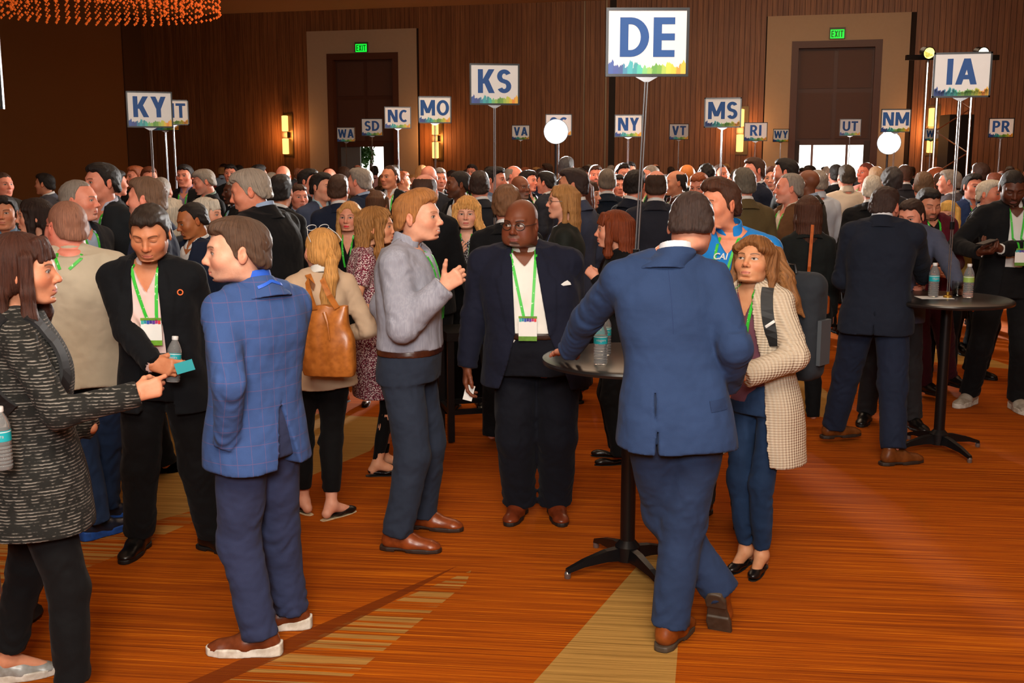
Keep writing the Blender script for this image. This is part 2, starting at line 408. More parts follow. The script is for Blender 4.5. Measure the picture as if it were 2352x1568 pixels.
def hand_data(pose, h=.0032):
    """wrist at origin, fingers +x, thumb side +y, back of hand +z"""
    if (pose, h) in HAND: return HAND[(pose, h)]
    f = Field((-.10, -.07, -.11), (.20, .10, .06), h)
    f.cone((-.040, 0, 0), (.012, 0, 0), .026, .024, .01, sq=((0, 0, 1), .78), flata=True)
    by = [.030, .010, -.010, -.028]; bx = [.092, .096, .092, .083]; ln = [(.043, .026, .021), (.048, .030, .022), (.045, .028, .021), (.035, .021, .019)]
    rad = [.0098, .0100, .0095, .0084]
    for i in range(4):
        f.cone((.008, by[i] * .55, -.002), (bx[i], by[i], 0), .0155, .0125, .016, sq=((0, 0, 1), .95))
        p = Vector((bx[i], by[i], 0)); a = 0; sp = [.10, .02, -.04, -.12][i]
        for j in range(3):
            a += R(POSES[pose][i][j]); q = p + Vector((math.cos(a) * math.cos(sp), math.cos(a) * math.sin(sp), -math.sin(a))) * ln[i][j]
            f.cone(p, q, rad[i] * (1 - .06 * j) + .0008, rad[i] * (.94 - .08 * j), .0035); p = q
    f.ell((.035, .030, -.008), (.028, .016, .018), .014)
    if pose in ('relaxed', 'flat'): T = [(.025, .030, -.006), (.058, .056, -.018), (.086, .064, -.026), (.106, .066, -.032)]
    elif pose in ('thumb',): T = [(.025, .030, -.006), (.050, .058, -.004), (.074, .078, .006), (.094, .092, .014)]
    elif pose == 'fist': T = [(.025, .030, -.008), (.056, .046, -.034), (.082, .034, -.052), (.094, .014, -.056)]
    elif pose == 'phone': T = [(.025, .030, -.006), (.056, .052, -.026), (.086, .046, -.040), (.106, .034, -.046)]
    else: T = [(.025, .030, -.008), (.052, .050, -.030), (.074, .050, -.054), (.090, .040, -.072)]
    for j in range(3): f.cone(T[j], T[j + 1], [.0150, .0115, .0105][j], [.0118, .0108, .0088][j], .006)
    HAND[(pose, h)] = f.mesh(); return HAND[(pose, h)]
def place(V, M): M = np.array(M); return V @ M[:3, :3].T + M[:3, 3]
def hand_M(w, d, palm, left, s=1.0):
    """w wrist, d finger direction, palm = direction the palm looks"""
    x = Vector(d).normalized(); z = -(Vector(palm) - x * Vector(palm).dot(x)).normalized(); y = z.cross(x)
    if left: y = -y   # mirrored below through the determinant
    M = Matrix(((x.x, y.x, z.x, w[0]), (x.y, y.y, z.y, w[1]), (x.z, y.z, z.z, w[2]), (0, 0, 0, 1)))
    return M @ Matrix.Scale(s, 4)
SHOE = {}
def shoe_mesh(kind, h=.006):
    """toe towards -y, ground z=0, ankle above the origin; returns (upper, sole)"""
    if (kind, h) in SHOE: return SHOE[(kind, h)]
    flat = kind in ('flat', 'mule'); sn = kind == 'sneaker'
    z0 = .006 if flat else (.028 if sn else .022); W = .82 if flat else 1
    f = Field((-.07, -.24, 0), (.07, .11, .16), h)
    f.cone((0, .045, .045), (0, -.06, .040), .036 * W, .043 * W, .02)
    f.cone((0, -.06, .036), (0, -.15, .024), .043 * W, .036 * W, .02, sq=((1, 0, 0), 1.08))
    f.ell((0, -.165, .026), (.040 * W, .045, .022), .02)
    if not flat:
        f.cone((0, -.05, .055), (0, .02, .075), .030, .036, .03)
        f.cone((0, .03, .05), (0, .03, .115 if kind != 'low' else .09), .036, .038, .02, flat=True)
        for i in range(4): f.cone((-.018, -.045 - i * .017, .088 - i * .011), (.018, -.045 - i * .017, .088 - i * .011), .0035, .0035, .002)
    X, Y, Z = f.grid((slice(None),) * 3)
    f.F = np.maximum(f.F, z0 - .004 - Z)
    if flat:
        f.F = np.maximum(f.F, Z - np.interp(f.ax[1], [-.2, -.12, -.06, .04, .08], [.06, .05, .030, .036, .055]).astype(np.float32)[None, :, None])
    up = np_mesh('shoe', *f.mesh())
    g = Field((-.07, -.24, -.01), (.07, .11, .07), .003 if flat else .0042)
    X, Y, Z = g.grid((slice(None),) * 3)
    wd = np.interp(g.ax[1], [-.215, -.20, -.15, -.08, -.01, .05, .085, .092], [.004, .026, .043, .046, .036, .038, .024, .004]).astype(np.float32)[None, :, None] * (W if flat else (1.13 if sn else 1.05))
    top = z0 + (.006 if sn else .0)
    if sn: top = top + np.interp(g.ax[1], [-.2, 0, .09], [0, .004, .016]).astype(np.float32)[None, :, None]
    d = np.maximum(np.abs(X) - wd, np.maximum(Z - top, -Z))
    d = np.maximum(d, np.maximum(-.212 - Y, Y - .09))
    if not flat and not sn: d = np.maximum(d, np.where((Y > -.045) & (Y < .012), .008 - Z, -1))
    g.F = np.maximum(d, -1).astype(np.float32)
    so = np_mesh('sole', *g.mesh()); SHOE[(kind, h)] = (up, so); return SHOE[(kind, h)]
# ================================================================ materials of people
def cloth(name, kind='plain', rough=.85, wave=.5):
    t = NT(name); co = t.coord(); c = t.ocol()
    n = t.noise(co, 5, 3); n2 = t.noise(co, 420, 2)
    col = t.mix(t.ss(n, .3, .75), t.mix(1.0, c, (.84, .84, .84, 1), 'MULTIPLY'), c)
    x, y, z = t.xyz(co)
    if kind == 'check':
        l1 = t.math('GREATER_THAN', t.math('PINGPONG', z, .034), .0327); l2 = t.math('GREATER_THAN', t.math('PINGPONG', t.math('ADD', x, t.math('MULTIPLY', y, .5)), .030), .0289)
        col = t.mix(t.math('MULTIPLY', t.math('MAXIMUM', l1, l2), .30), col, (.25, .10, .16, 1))
    if kind == 'tweed':
        v = t.n('ShaderNodeTexVoronoi'); t.put(v.inputs['Vector'], t.vmul(co, (1, 1, 1.3))); v.inputs['Scale'].default_value = 110
        col = t.mix(t.ss(v.outputs['Distance'], .25, .6), rgb(236, 224, 222), rgb(120, 42, 62)); col = t.mix(t.ss(t.noise(co, 150), .55, .6), col, rgb(60, 22, 34))
    if kind == 'stripe':
        f = t.noise(t.vmul(co, (34, 34, 30)), 1, 2, .6); sw_ = t.math('SINE', t.math('ADD', t.math('MULTIPLY', z, 560.0), t.math('MULTIPLY', f, 5.0))); col = t.mix(t.math('MULTIPLY', t.ss(sw_, .2, .9), t.ss(f, .40, .62)), rgb(34, 34, 32), rgb(134, 128, 120))
    if kind == 'knit':
        s1 = t.math('SINE', t.math('MULTIPLY', t.math('ADD', t.math('MULTIPLY', x, 1), t.math('MULTIPLY', y, .6)), 330.0)); col = t.mix(t.ss(s1, -1, .3), t.mix(1.0, c, (.84, .80, .76, 1), 'MULTIPLY'), col)
        h = t.math('ADD', s1, t.math('MULTIPLY', t.math('SINE', t.math('MULTIPLY', z, 500.0)), .6)); t.bump(h, .55, .004)
    if kind == 'denim': col = t.mix(t.ss(t.noise(t.vmul(co, (1, 1, .25)), 9, 4), .5, .8), col, t.mix(1.0, c, (1.9, 1.7, 1.6, 1), 'MULTIPLY'))
    if kind == 'linen':
        col = t.mix(t.ss(t.noise(t.vmul(co, (160, 160, 12)), 1, 2), .35, .7), t.mix(1.0, c, (.78, .78, .8, 1), 'MULTIPLY'), col)
    if kind == 'speckle': col = t.mix(t.ss(t.noise(co, 120, 1), .48, .54), rgb(40, 42, 50), rgb(190, 190, 196))
    if kind == 'houndstooth':
        k = t.n('ShaderNodeTexChecker'); t.put(k.inputs[0], co); k.inputs['Scale'].default_value = 70; k.inputs[1].default_value = rgb(150, 140, 100); k.inputs[2].default_value = rgb(40, 36, 30); col = k.outputs[0]
    if kind != 'knit':
        f = t.noise(t.vmul(co, (1, 1, 1.0)), 9, 2, .45)
        t.bump(t.math('ADD', t.math('MULTIPLY', f, 1.0), t.math('MULTIPLY', n2, .03)), wave, .05)
    return t.out(col, rough, Sheen_Weight=.03, Specular_IOR_Level=.15)
MC = {k: cloth('cloth_' + k, k) for k in ('plain', 'check', 'tweed', 'stripe', 'knit', 'denim', 'linen', 'speckle', 'houndstooth')}
MSHIRT = cloth('cloth_shirt', 'plain', .7, .22)
def skin(name, brow=rgb(60, 38, 24), lip=(.62, .22, .17), gaze=(0, 0), beard=None, closed=0, smile=0, iris=rgb(70, 45, 25), browk=.75, lipk=.55):
    t = NT(name); rest = t.attr('rest'); x, y, z = t.xyz(rest); base = t.ocol(); ax = t.math('ABSOLUTE', x)
    co = t.coord(); n = t.noise(co, 26, 3)
    col = t.mix(t.ss(n, .3, .8), base, t.mix(1.0, base, (.90, .80, .74, 1), 'MULTIPLY'))
    front = t.math('LESS_THAN', y, -.045)
    def ell(cx, cz, rx, rz, xx=None, soft=.25):
        a = t.math('POWER', t.math('DIVIDE', t.math('SUBTRACT', xx if xx is not None else ax, cx), rx), 2.0)
        b = t.math('POWER', t.math('DIVIDE', t.math('SUBTRACT', z, cz), rz), 2.0)
        d = t.math('ADD', a, b); return t.math('MULTIPLY', t.ss(d, 1 + soft, 1 - soft), front)
    # warm cheeks, nose and ears
    warm = t.math('MAXIMUM', t.math('MULTIPLY', ell(.042, -.03, .024, .02, soft=.9), .5), t.math('MULTIPLY', ell(0, -.026, .016, .012, soft=.9), .6))
    warm = t.math('MAXIMUM', warm, t.math('MULTIPLY', t.math('GREATER_THAN', ax, .079), .5))
    col = t.mix(warm, col, t.mix(1.0, base, (1.0, .66, .58, 1), 'MULTIPLY'))
    col = t.mix(t.math('MULTIPLY', ell(.031, .002, .023, .015, soft=.8), .38), col, t.mix(1.0, base, (.62, .5, .46, 1), 'MULTIPLY'))
    if beard:
        bn = t.ss(t.noise(rest, 330, 2), .36, .6)
        bc, bk, kind = beard
        if kind == 'goatee': m = t.math('MAXIMUM', ell(0, -.094, .026, .028, soft=.15), t.math('MULTIPLY', ell(0, -.047, .030, .010, soft=.3), .6))
        else:
            m = t.math('MULTIPLY', t.ss(z, -.034, -.056), t.math('MULTIPLY', t.ss(z, -.132, -.112), t.ss(y, .012, -.01)))
            m = t.math('MAXIMUM', m, t.math('MULTIPLY', ell(0, -.046, .028, .009), 1.0))
        mouth = ell(0, -.061, .020, .009)
        m = t.math('MULTIPLY', t.math('MULTIPLY', m, t.math('SUBTRACT', 1.0, mouth)), t.math('MULTIPLY_ADD', bn, .5, .5))
        col = t.mix(t.math('MULTIPLY', m, bk), col, bc)
    # lips
    lc = t.mix(lipk, t.mix(1.0, base, (.85, .52, .48, 1), 'MULTIPLY'), lip + (1,))
    curve = t.math('MULTIPLY', t.math('POWER', t.math('DIVIDE', ax, .02), 2.0), .003 if smile else -.0005)
    zz = t.math('SUBTRACT', z, curve)
    dl = t.math('ADD', t.math('POWER', t.math('DIVIDE', x, .0235), 2.0), t.math('POWER', t.math('DIVIDE', t.math('ADD', zz, .0603), .0078), 2.0))
    col = t.mix(t.math('MULTIPLY', t.ss(dl, 1.15, .75), front), col, lc)
    if smile:
        dm = t.math('ADD', t.math('POWER', t.math('DIVIDE', x, .018), 2.0), t.math('POWER', t.math('DIVIDE', t.math('ADD', zz, .0600), .0036), 2.0))
        col = t.mix(t.math('MULTIPLY', t.ss(dm, 1.2, .8), front), col, (.75, .70, .64, 1))
    else:
        line = t.math('MULTIPLY', t.math('LESS_THAN', t.math('ABSOLUTE', t.math('ADD', zz, .0598)), .0011), t.math('LESS_THAN', ax, .022))
        col = t.mix(t.math('MULTIPLY', t.math('MULTIPLY', line, front), .7), col, (.12, .03, .02, 1))
    nos = ell(.0085, -.0355, .0042, .0022, soft=.4); col = t.mix(t.math('MULTIPLY', nos, .8), col, (.08, .025, .015, 1))
    # brows
    bz = t.math('ADD', .0275, t.math('MULTIPLY', t.math('POWER', t.math('DIVIDE', t.math('SUBTRACT', ax, .034), .02), 2.0), -.0045))
    bt = t.math('LESS_THAN', t.math('ABSOLUTE', t.math('SUBTRACT', z, bz)), .0030); br = t.math('MULTIPLY', bt, t.math('MULTIPLY', t.math('GREATER_THAN', ax, .0125), t.math('LESS_THAN', ax, .050)))
    col = t.mix(t.math('MULTIPLY', t.math('MULTIPLY', br, front), browk), col, brow)
    # eyes
    ez = .0045
    if closed:
        ln = t.math('MULTIPLY', ell(.031, ez - .002, .0145, .0062), t.math('SUBTRACT', 1.0, ell(.031, ez + .0008, .0155, .0062, soft=.1)))
        col = t.mix(t.math('MULTIPLY', ln, .85), col, (.03, .015, .01, 1))
    else:
        lid = ell(.031, ez + .0008, .0158, .0066, soft=.2); col = t.mix(t.math('MULTIPLY', lid, .8), col, t.mix(1.0, brow, (.5, .45, .45, 1), 'MULTIPLY'))
        ey = ell(.031, ez - .0006, .0140, .0050, soft=.12); col = t.mix(ey, col, (.46, .42, .39, 1))
        xs = t.math('SUBTRACT', x, gaze[0] * .0055); xa = t.math('ABSOLUTE', xs)
        # iris follows the gaze: shift applied before mirroring
        il = ell(-.031 + gaze[0] * .0055, ez + gaze[1] * .002, .0066, .0066, xx=x, soft=.12); ir = ell(.031 + gaze[0] * .0055, ez + gaze[1] * .002, .0066, .0066, xx=x, soft=.12)
        col = t.mix(t.math('MULTIPLY', t.math('MAXIMUM', il, ir), ey), col, iris)
        pl = ell(-.031 + gaze[0] * .0055, ez + gaze[1] * .002, .0032, .0032, xx=x, soft=.2); pr = ell(.031 + gaze[0] * .0055, ez + gaze[1] * .002, .0032, .0032, xx=x, soft=.2)
        col = t.mix(t.math('MULTIPLY', t.math('MAXIMUM', pl, pr), ey), col, (.005, .004, .004, 1))
    t.bump(t.noise(co, 160, 3), .12, .004)
    return t.out(col, .52, Specular_IOR_Level=.35, Subsurface_Weight=0.0)
def hair_mat():
    t = NT('hair'); co = t.coord(); c = t.ocol(); x, y, z = t.xyz(co)
    ang = t.math('ARCTAN2', x, t.math('SUBTRACT', y, .02)); v = t.n('ShaderNodeCombineXYZ'); t.put(v.inputs[0], t.math('MULTIPLY', ang, 26.0)); t.put(v.inputs[1], t.math('MULTIPLY', z, 9.0)); t.put(v.inputs[2], t.math('MULTIPLY', y, 30.0))
    n = t.noise(v.outputs[0], 1.6, 5, .65)
    hi = t.mix(1.0, c, (1.75, 1.6, 1.45, 1), 'MULTIPLY'); lo = t.mix(1.0, c, (.42, .38, .36, 1), 'MULTIPLY')
    col = t.mix(t.ss(n, .32, .5), lo, c); col = t.mix(t.ss(n, .52, .72), col, hi)
    t.bump(n, .6, .008); return t.out(col, .55, Specular_IOR_Level=.3)
MHAIR = hair_mat()
def glossy_ocol(name, rough, **kw):
    t = NT(name); c = t.ocol(); n = t.noise(t.coord(), 30, 3); return t.out(t.mix(t.ss(n, .3, .7), t.mix(1.0, c, (.7, .65, .6, 1), 'MULTIPLY'), c), rough, **kw)
MLEATHER = glossy_ocol('leather', .32); MSOLE = glossy_ocol('sole', .6)
MBLACK = plain('black_metal', (.006, .006, .007, 1), .35, .3); MCHROME = plain('chrome', (.75, .75, .78, 1), .18, 1.0)
MGLASSF = plain('eyeglass_frame', (.02, .014, .012, 1), .3)
def lan_mat():
    t = NT('lanyard_green'); n = t.noise(t.coord(), 60, 2); return t.out(t.mix(t.ss(n, .62, .68), rgb(52, 190, 50), rgb(190, 235, 190)), .5)
MLAN = lan_mat()
SK = {'std': skin('skin'), 'beard': skin('skin_beard', beard=(rgb(40, 28, 22), .75, 'full')), 'gray': skin('skin_grey_brow', brow=rgb(120, 105, 92), beard=(rgb(170, 160, 150), .3, 'full')),
      'lady': skin('skin_lady', lip=(.55, .10, .10), browk=.6, lipk=.7), 'smile': skin('skin_smile', smile=1)}
# ================================================================ the person builder
def ik(a, c, l1, l2, pole):
    a, c = Vector(a), Vector(c); d = c - a; L = d.length
    if L > (l1 + l2) * .998: c = a + d * ((l1 + l2) * .998 / L); d = c - a; L = d.length
    x = (l1 * l1 - l2 * l2 + L * L) / (2 * L); h = math.sqrt(max(l1 * l1 - x * x, 0)); n = d / L
    p = Vector(pole); p = (p - n * p.dot(n)); p = p.normalized() if p.length > 1e-5 else n.orthogonal().normalized()
    return a + n * x + p * h, c
ZF = [.455, .50, .545, .60, .655, .71, .76, .795, .822, .845]
WM = [.150, .172, .168, .152, .155, .170, .176, .160, .122, .078]; DM = [.108, .120, .116, .108, .110, .120, .120, .108, .086, .066]
WW = [.152, .176, .168, .130, .130, .142, .144, .130, .098, .060]; DW = [.110, .120, .108, .090, .096, .118, .120, .096, .074, .056]
LOD = {0: dict(c=.0085, h=.0028, hr=.0034, hd=.0034, sk=.014), 1: dict(c=.011, h=.004, hr=.005, hd=.005, sk=.018), 2: dict(c=.015, h=.0052, hr=.0065, hd=.0065, sk=.024)}
FGP = []
class Person:
    def __init__(s, loc, H=1.78, yaw=0, tw=0, sex='m', bw=1.0, belly=0, lean=(0, 0), hip=(0, 0), head=None, hy=None, hp=0, hr=0, hs=1.0, hk=None,
                 skin=(rgb(214, 160, 130)), sm='std', lod=0, label=None, group=None, legs=None, arms=None, hz=0, root_yaw=None, hf=.03, cat='person'):
        s.H, s.sex, s.bw, s.lod, s.q = H, sex, bw, lod, LOD[lod]; s.sc = H / 1.78; s.loc = Vector(loc)
        s.yp = R(yaw - tw); s.yaw = R(yaw); s.skin, s.sm, s.hs = skin, sm, hs * (.95 if sex == 'w' else 1.0)
        s.root = empty('person', s.loc, label, cat, group)
        if label: FGP.append((s.loc.x + lean[0] * .5, s.loc.y + lean[1] * .5))
        k = s.sc * bw; W, D = (WW, DW) if sex == 'w' else (WM, DM)
        s.zs = [z * H for z in ZF]; s.ws = [v * k for v in W]; s.ds = [v * k for v in D]
        bl = [.4, .7, 1.0, 1.1, .9, .5, .2, .05, 0, 0]; s.ds = [d + belly * b * .5 for d, b in zip(s.ds, bl)]
        s.ws = [v + belly * b * .25 for v, b in zip(s.ws, bl)]
        s.yw = [s.yp + (s.yaw - s.yp) * np.clip((z - .5) / .25, 0, 1) for z in ZF]
        s.fw = lambda y: Vector((math.sin(y), -math.cos(y), 0)); s.lf = lambda y: Vector((math.cos(y), math.sin(y), 0))
        s.cen = []
        for z, b, yy in zip(ZF, bl, s.yw):
            t = np.clip((z - .50) / .33, 0, 1); t = t ** 1.25; q = 1 - np.clip((z - .5) / .3, 0, 1)
            c = Vector((lean[0] * t + hip[0] * q, lean[1] * t + hip[1] * q, 0)) + s.fw(yy) * (belly * b * .45 - .010 * (1 if z > .74 else 0)); s.cen.append(c)
        s.top = Vector((s.cen[-1].x, s.cen[-1].y, .845 * H))
        hc = s.top + s.fw(s.yaw) * hf + Vector((0, 0, H - .845 * H - .115 * s.hs + hz))
        if head is not None: hc = Vector(head)
        s.hc = hc; hyw = s.yaw if hy is None else R(hy)
        s.HM = Matrix.Translation(hc) @ Matrix.Rotation(hyw, 4, 'Z') @ Matrix.Rotation(R(hp), 4, 'X') @ Matrix.Rotation(R(hr), 4, 'Y') @ Matrix.Scale(s.hs, 4)
        ny = s.yaw if hy is None else (s.yaw + math.atan2(math.sin(R(hy) - s.yaw), math.cos(R(hy) - s.yaw)) * .25)
        s.NM = Matrix.Translation(s.top + Vector((0, 0, -.030))) @ Matrix.Rotation(ny, 4, 'Z') @ Matrix.Scale(s.hs, 4) @ Matrix.Translation((0, -.030, .19))
        s.hk = hk or ('woman' if sex == 'w' else 'man')
        sw = (.143 if sex == 'w' else .166) * k
        s.J = {}
        l1, l2 = .168 * H, .148 * H
        for i, sd in ((0, 1), (1, -1)):   # 0 = the person's left
            n = 'LR'[i]; F, L = s.fw(s.yaw), s.lf(s.yaw)
            sh = s.c_at(.808) + L * sd * sw + Vector((0, 0, .798 * H)); a = (arms or {}).get(n, {})
            if 'sh' in a: sh = sh + Vector(a['sh'])
            out = {'w': a.get('w'), 'wp': a.get('wp')}
            if a.get('wp'): wr = at(*a['wp']) - s.loc
            elif a.get('w'): wr = s.c_at(.7) + L * sd * a['w'][0] + F * a['w'][1] + Vector((0, 0, a['w'][2]))
            else: wr = sh + L * sd * (.065 * bw) + F * .05 + Vector((0, 0, -.300 * H))
            pl = a.get('pole', (.25, -1, -.2)); el, wr = ik(sh, wr, l1, l2, L * sd * pl[0] + F * pl[1] + Vector((0, 0, pl[2])))
            fd = (wr - el).normalized(); hd = a.get('hand', ('relaxed', None, None)) + (None,) * 2
            d = fd if hd[1] is None else (L * sd * hd[1][0] + F * hd[1][1] + Vector((0, 0, hd[1][2]))).normalized()
            pm = (L * -sd - F * .1) if hd[2] is None else L * sd * hd[2][0] + F * hd[2][1] + Vector((0, 0, hd[2][2]))
            s.J[n] = dict(sh=sh, el=el, wr=wr, fd=fd, hd=hd[0], hdir=d, palm=pm, sd=sd, hide=a.get('hide'))
            lg = (legs or {}).get(n, {}); Fp, Lp = s.fw(s.yp), s.lf(s.yp)
            c0 = Vector((hip[0], hip[1], 0)); hp_ = c0 + Lp * sd * .088 * k + Vector((0, 0, .485 * H))
            fy = s.yp + R(lg.get('yaw', sd * 8))
            if lg.get('fp'): g = ground(*lg['fp']) - s.loc; g.z = 0
            else: f_ = lg.get('f', (.10, 0)); g = Lp * sd * f_[0] * k + Fp * f_[1]
            an = g + Vector((0, 0, .055 * H + lg.get('up', 0)))
            if 'an' in lg: an = Vector(lg['an']) - s.loc; g = Vector((an.x, an.y, 0))
            pk = lg.get('pole'); pole = Fp if pk is None else Lp * sd * pk[0] + Fp * pk[1]
            kn, an = ik(hp_, an, .222 * H, .216 * H, pole)
            s.J[n].update(hip=hp_, kn=kn, an=an, fy=fy, g=g, pitch=lg.get('pitch', 0), roll=lg.get('roll', 0))
        s.G = []   # clothing meshes for draping
        s.skin_extra = []
    def neck(s, z):
        w = min(1, max(0, (-.075 - z) / .10)); w = w * w * (3 - 2 * w); c = Vector((0, .030, z)); return (s.HM @ c).lerp(s.NM @ c, w)
    def c_at(s, zf):
        return Vector((float(np.interp(zf, ZF, [c.x for c in s.cen])), float(np.interp(zf, ZF, [c.y for c in s.cen])), 0))
    def mesh_obj(s, name, f, mat, col, parent=None):
        V, Q = f.mesh(); me = np_mesh(name, V, Q); s.G.append((V, Q)); return link(name, me, parent or s.root, mat, col)
    def local(s, f):
        sl = (slice(None),) * 3; X, Y, Z = f.grid(sl); z = f.ax[2] / s.H
        cx = np.interp(z, ZF, [c.x for c in s.cen]).astype(np.float32)[None, None, :]; cy = np.interp(z, ZF, [c.y for c in s.cen]).astype(np.float32)[None, None, :]
        A = np.interp(z, ZF, s.yw).astype(np.float32)[None, None, :]; x, y = X - cx, Y - cy
        return x * np.cos(A) + y * np.sin(A), -x * np.sin(A) + y * np.cos(A), Z
    def bbox(s, zlo, zhi, arms=True, legs=False, m=.16):
        P = [Vector((c.x, c.y, 0)) for c in s.cen]
        x0, x1 = min(p.x for p in P), max(p.x for p in P); y0, y1 = min(p.y for p in P), max(p.y for p in P); r = max(s.ws) + .07
        lo = [x0 - r, y0 - r, zlo]; hi = [x1 + r, y1 + r, zhi]
        for n in 'LR':
            j = s.J[n]
            for k, rr in ([('sh', .11), ('el', .10), ('wr', .08)] if arms else []) + ([('hip', .15), ('kn', .12), ('an', .14)] if legs else []):
                for i in range(3):
                    if i == 2 and not legs: lo[2] = min(lo[2], j[k].z - rr) if k == 'wr' and arms != 'short' else lo[2]
                    if arms == 'short' and k == 'wr': continue
                    lo[i] = min(lo[i], j[k][i] - rr) if i < 2 or legs else lo[i]; hi[i] = max(hi[i], j[k][i] + rr) if i < 2 or arms is True else hi[i]
        return lo, hi
    def torso(s, f, z0, z1, off, flare=0, k=.02, n=2.4, fl_top=.58):
        zz = sorted(set([z0] + [z for z in ZF if z0 < z < z1] + [z1])); H = s.H
        ws = [float(np.interp(z, ZF, s.ws)) for z in zz]; ds = [float(np.interp(z, ZF, s.ds)) for z in zz]
        if flare or z0 < .5:
            base_w, base_d = float(np.interp(.5, ZF, s.ws)), float(np.interp(.5, ZF, s.ds))
            for i, z in enumerate(zz):
                if z < .5: ws[i], ds[i] = max(ws[i], base_w), max(ds[i], base_d)
                a = max(0, (fl_top - z) / .14); ws[i] += flare * a; ds[i] += flare * a * .9
        cx = [s.c_at(max(z, .455)).x for z in zz]; cy = [s.c_at(max(z, .455)).y for z in zz]; yw = [float(np.interp(z, ZF, s.yw)) for z in zz]
        f.loft([z * H for z in zz], cx, cy, ws, ds, yw, k=k, off=off, n=n)
    def arm(s, f, n, off, upto=1.0, k=.03, loose=1.0, wr=.0035, fore=True):
        j = s.J[n]; m = s.sc * (.5 + .5 * s.bw) * (.80 if s.sex == 'w' else 1.0)
        nb = s.top + Vector((0, 0, -.012 * s.H)) + s.lf(s.yaw) * j['sd'] * .05
        f.cone(nb, j['sh'] + Vector((0, 0, .004)), .046 * m + off * .6, .051 * m + off * .8, .05)
        if upto < .5:
            e = j['sh'].lerp(j['el'], upto * 2); f.cone(j['sh'], e, .054 * m + off, .052 * m + off * 1.6, k, flat=True, wr=wr * .5); return
        f.cone(j['sh'], j['el'], .054 * m + off, (.045 * m + off) * loose, k, wr=wr, wf=110)
        w = j['wr'] + j['fd'] * .010
        if upto < 1: w = j['el'].lerp(j['wr'], (upto - .5) * 2)
        if fore: f.cone(j['el'], w, (.044 * m + off) * loose, (.032 * m + off) * loose, .02, flat=True, wr=wr, wf=120)
    def collar(s, r, z0, z1, th=.005, gap=.03, tilt=.35, back_only=False, spread=0, mat=None, col=None):
        """a ring of cloth round the neck, a mesh of its own; tilt drops the front"""
        ax = s.neck(-.135); b = s.top + Vector((0, 0, -.01)); h = .0042 if s.lod == 0 else (.0065 if s.lod == 1 else .008); th = max(th, h * 1.05)
        f = Field((b.x - .17, b.y - .19, z0 * s.H - .09), (b.x + .17, b.y + .19, z1 * s.H + .06), h)
        X, Y, Z = f.grid((slice(None),) * 3)
        t = np.clip((Z - b.z) / max(.02, ax.z - b.z), -.4, 1.2); x = X - (b.x + (ax.x - b.x) * t); y = Y - (b.y + (ax.y - b.y) * t)
        ca, sa = math.cos(s.yaw), math.sin(s.yaw); xl, yl = x * ca + y * sa, -x * sa + y * ca
        zz = Z - tilt * yl
        rr = np.sqrt(xl ** 2 + (yl * .95) ** 2); rad = r + np.clip((z1 * s.H - zz), 0, .1) * spread
        d = np.abs(rr - rad) - th; d = np.maximum(d, np.maximum(z0 * s.H - zz, zz - z1 * s.H) * .9)
        if back_only: d = np.maximum(d, (-.035 - yl) * .9)
        else:
            g = gap * (.15 + np.clip((zz - z0 * s.H) / ((z1 - z0) * s.H), 0, 1)); d = np.maximum(d, np.where(yl < 0, (g - np.abs(xl)) * .9, -1))
        f.F = np.minimum(f.F, d.astype(np.float32)); V, Q = f.mesh()
        if len(V): s.G.append((V, Q)); return link('collar', np_mesh('collar', V, Q), s.root, mat, col)
    def folds(s, f, amp, fr=14, seed=0):
        X, Y, Z = f.grid((slice(None),) * 3); f.F = f.F + (amp * n3(X, Y, Z * 1.5 + X * .5, fr, seed + s.loc.x)).astype(np.float32)
    # ---- garments
    def shirt(s, col, mat=None, off=.010, hem=.575, sleeves=1.0, collar=True, name='shirt', flare=0, arms='LR', amp=.002, vneck=.042, fr=14, placket=True, loose=1.0, kind_n=2.4, zt=.834, wr=.0035, crew=False):
        lo, hi = s.bbox(hem * s.H, (.90 if collar else .86) * s.H, arms=(True if sleeves >= .5 else 'short') if arms else False)
        lo[2] = min(lo[2], hem * s.H); f = Field(lo, hi, s.q['c']); s.torso(f, hem, zt, off, flare, n=kind_n)
        for n in arms: s.arm(f, n, off * .8, sleeves, loose=loose, wr=wr)
        s.folds(f, amp, fr)
        xl, yl, Z = s.local(f)
        if vneck:
            g = np.clip((Z - (zt - vneck) * s.H) / (vneck * s.H), 0, 1.4) * .062 * s.sc; d = np.maximum(np.abs(xl) - g, yl + .0); d = np.maximum(d, (zt - vneck) * s.H - Z)
            f.F = np.maximum(f.F, -d.astype(np.float32))
        if placket and s.lod < 2:
            m = np.clip((.016 - np.abs(xl)) / .004, 0, 1) * (yl < -.03) * (Z < .83 * s.H); f.F -= (.0022 * m).astype(np.float32)
        if collar: s.collar(.058 * s.sc * (.86 if s.sex == 'w' else 1) * (1.22 if s.hk == 'heavy' else 1), .834, .874, th=.0030, gap=.030, spread=.22, mat=mat or MSHIRT, col=col)
        if crew: s.collar(.060 * s.sc * (.86 if s.sex == 'w' else 1), .828, .850, th=.006, gap=-1, mat=mat or MSHIRT, col=col)
        o = s.mesh_obj(name, f, mat or MSHIRT, col); return o
    def jacket(s, col, mat=None, off=.020, hem=.455, button=.60, gap=.0, top_gap=.060, lapel=.052, vent=None, flare=.012, amp=.0025, name='jacket', arms='LR', open_=False, fr=11, n=2.5, loose=1.0, collar=True, skip_open=False, wr=.0045, bottom_gap=None, up=1.0):
        lo, hi = s.bbox(hem * s.H, .90 * s.H); lo[2] = min(lo[2], hem * s.H); f = Field(lo, hi, s.q['c']); H = s.H
        s.torso(f, hem, .845, off, flare, n=n)
        for a in arms: s.arm(f, a, off * .72, up, loose=loose, wr=wr)
        s.folds(f, amp, fr)
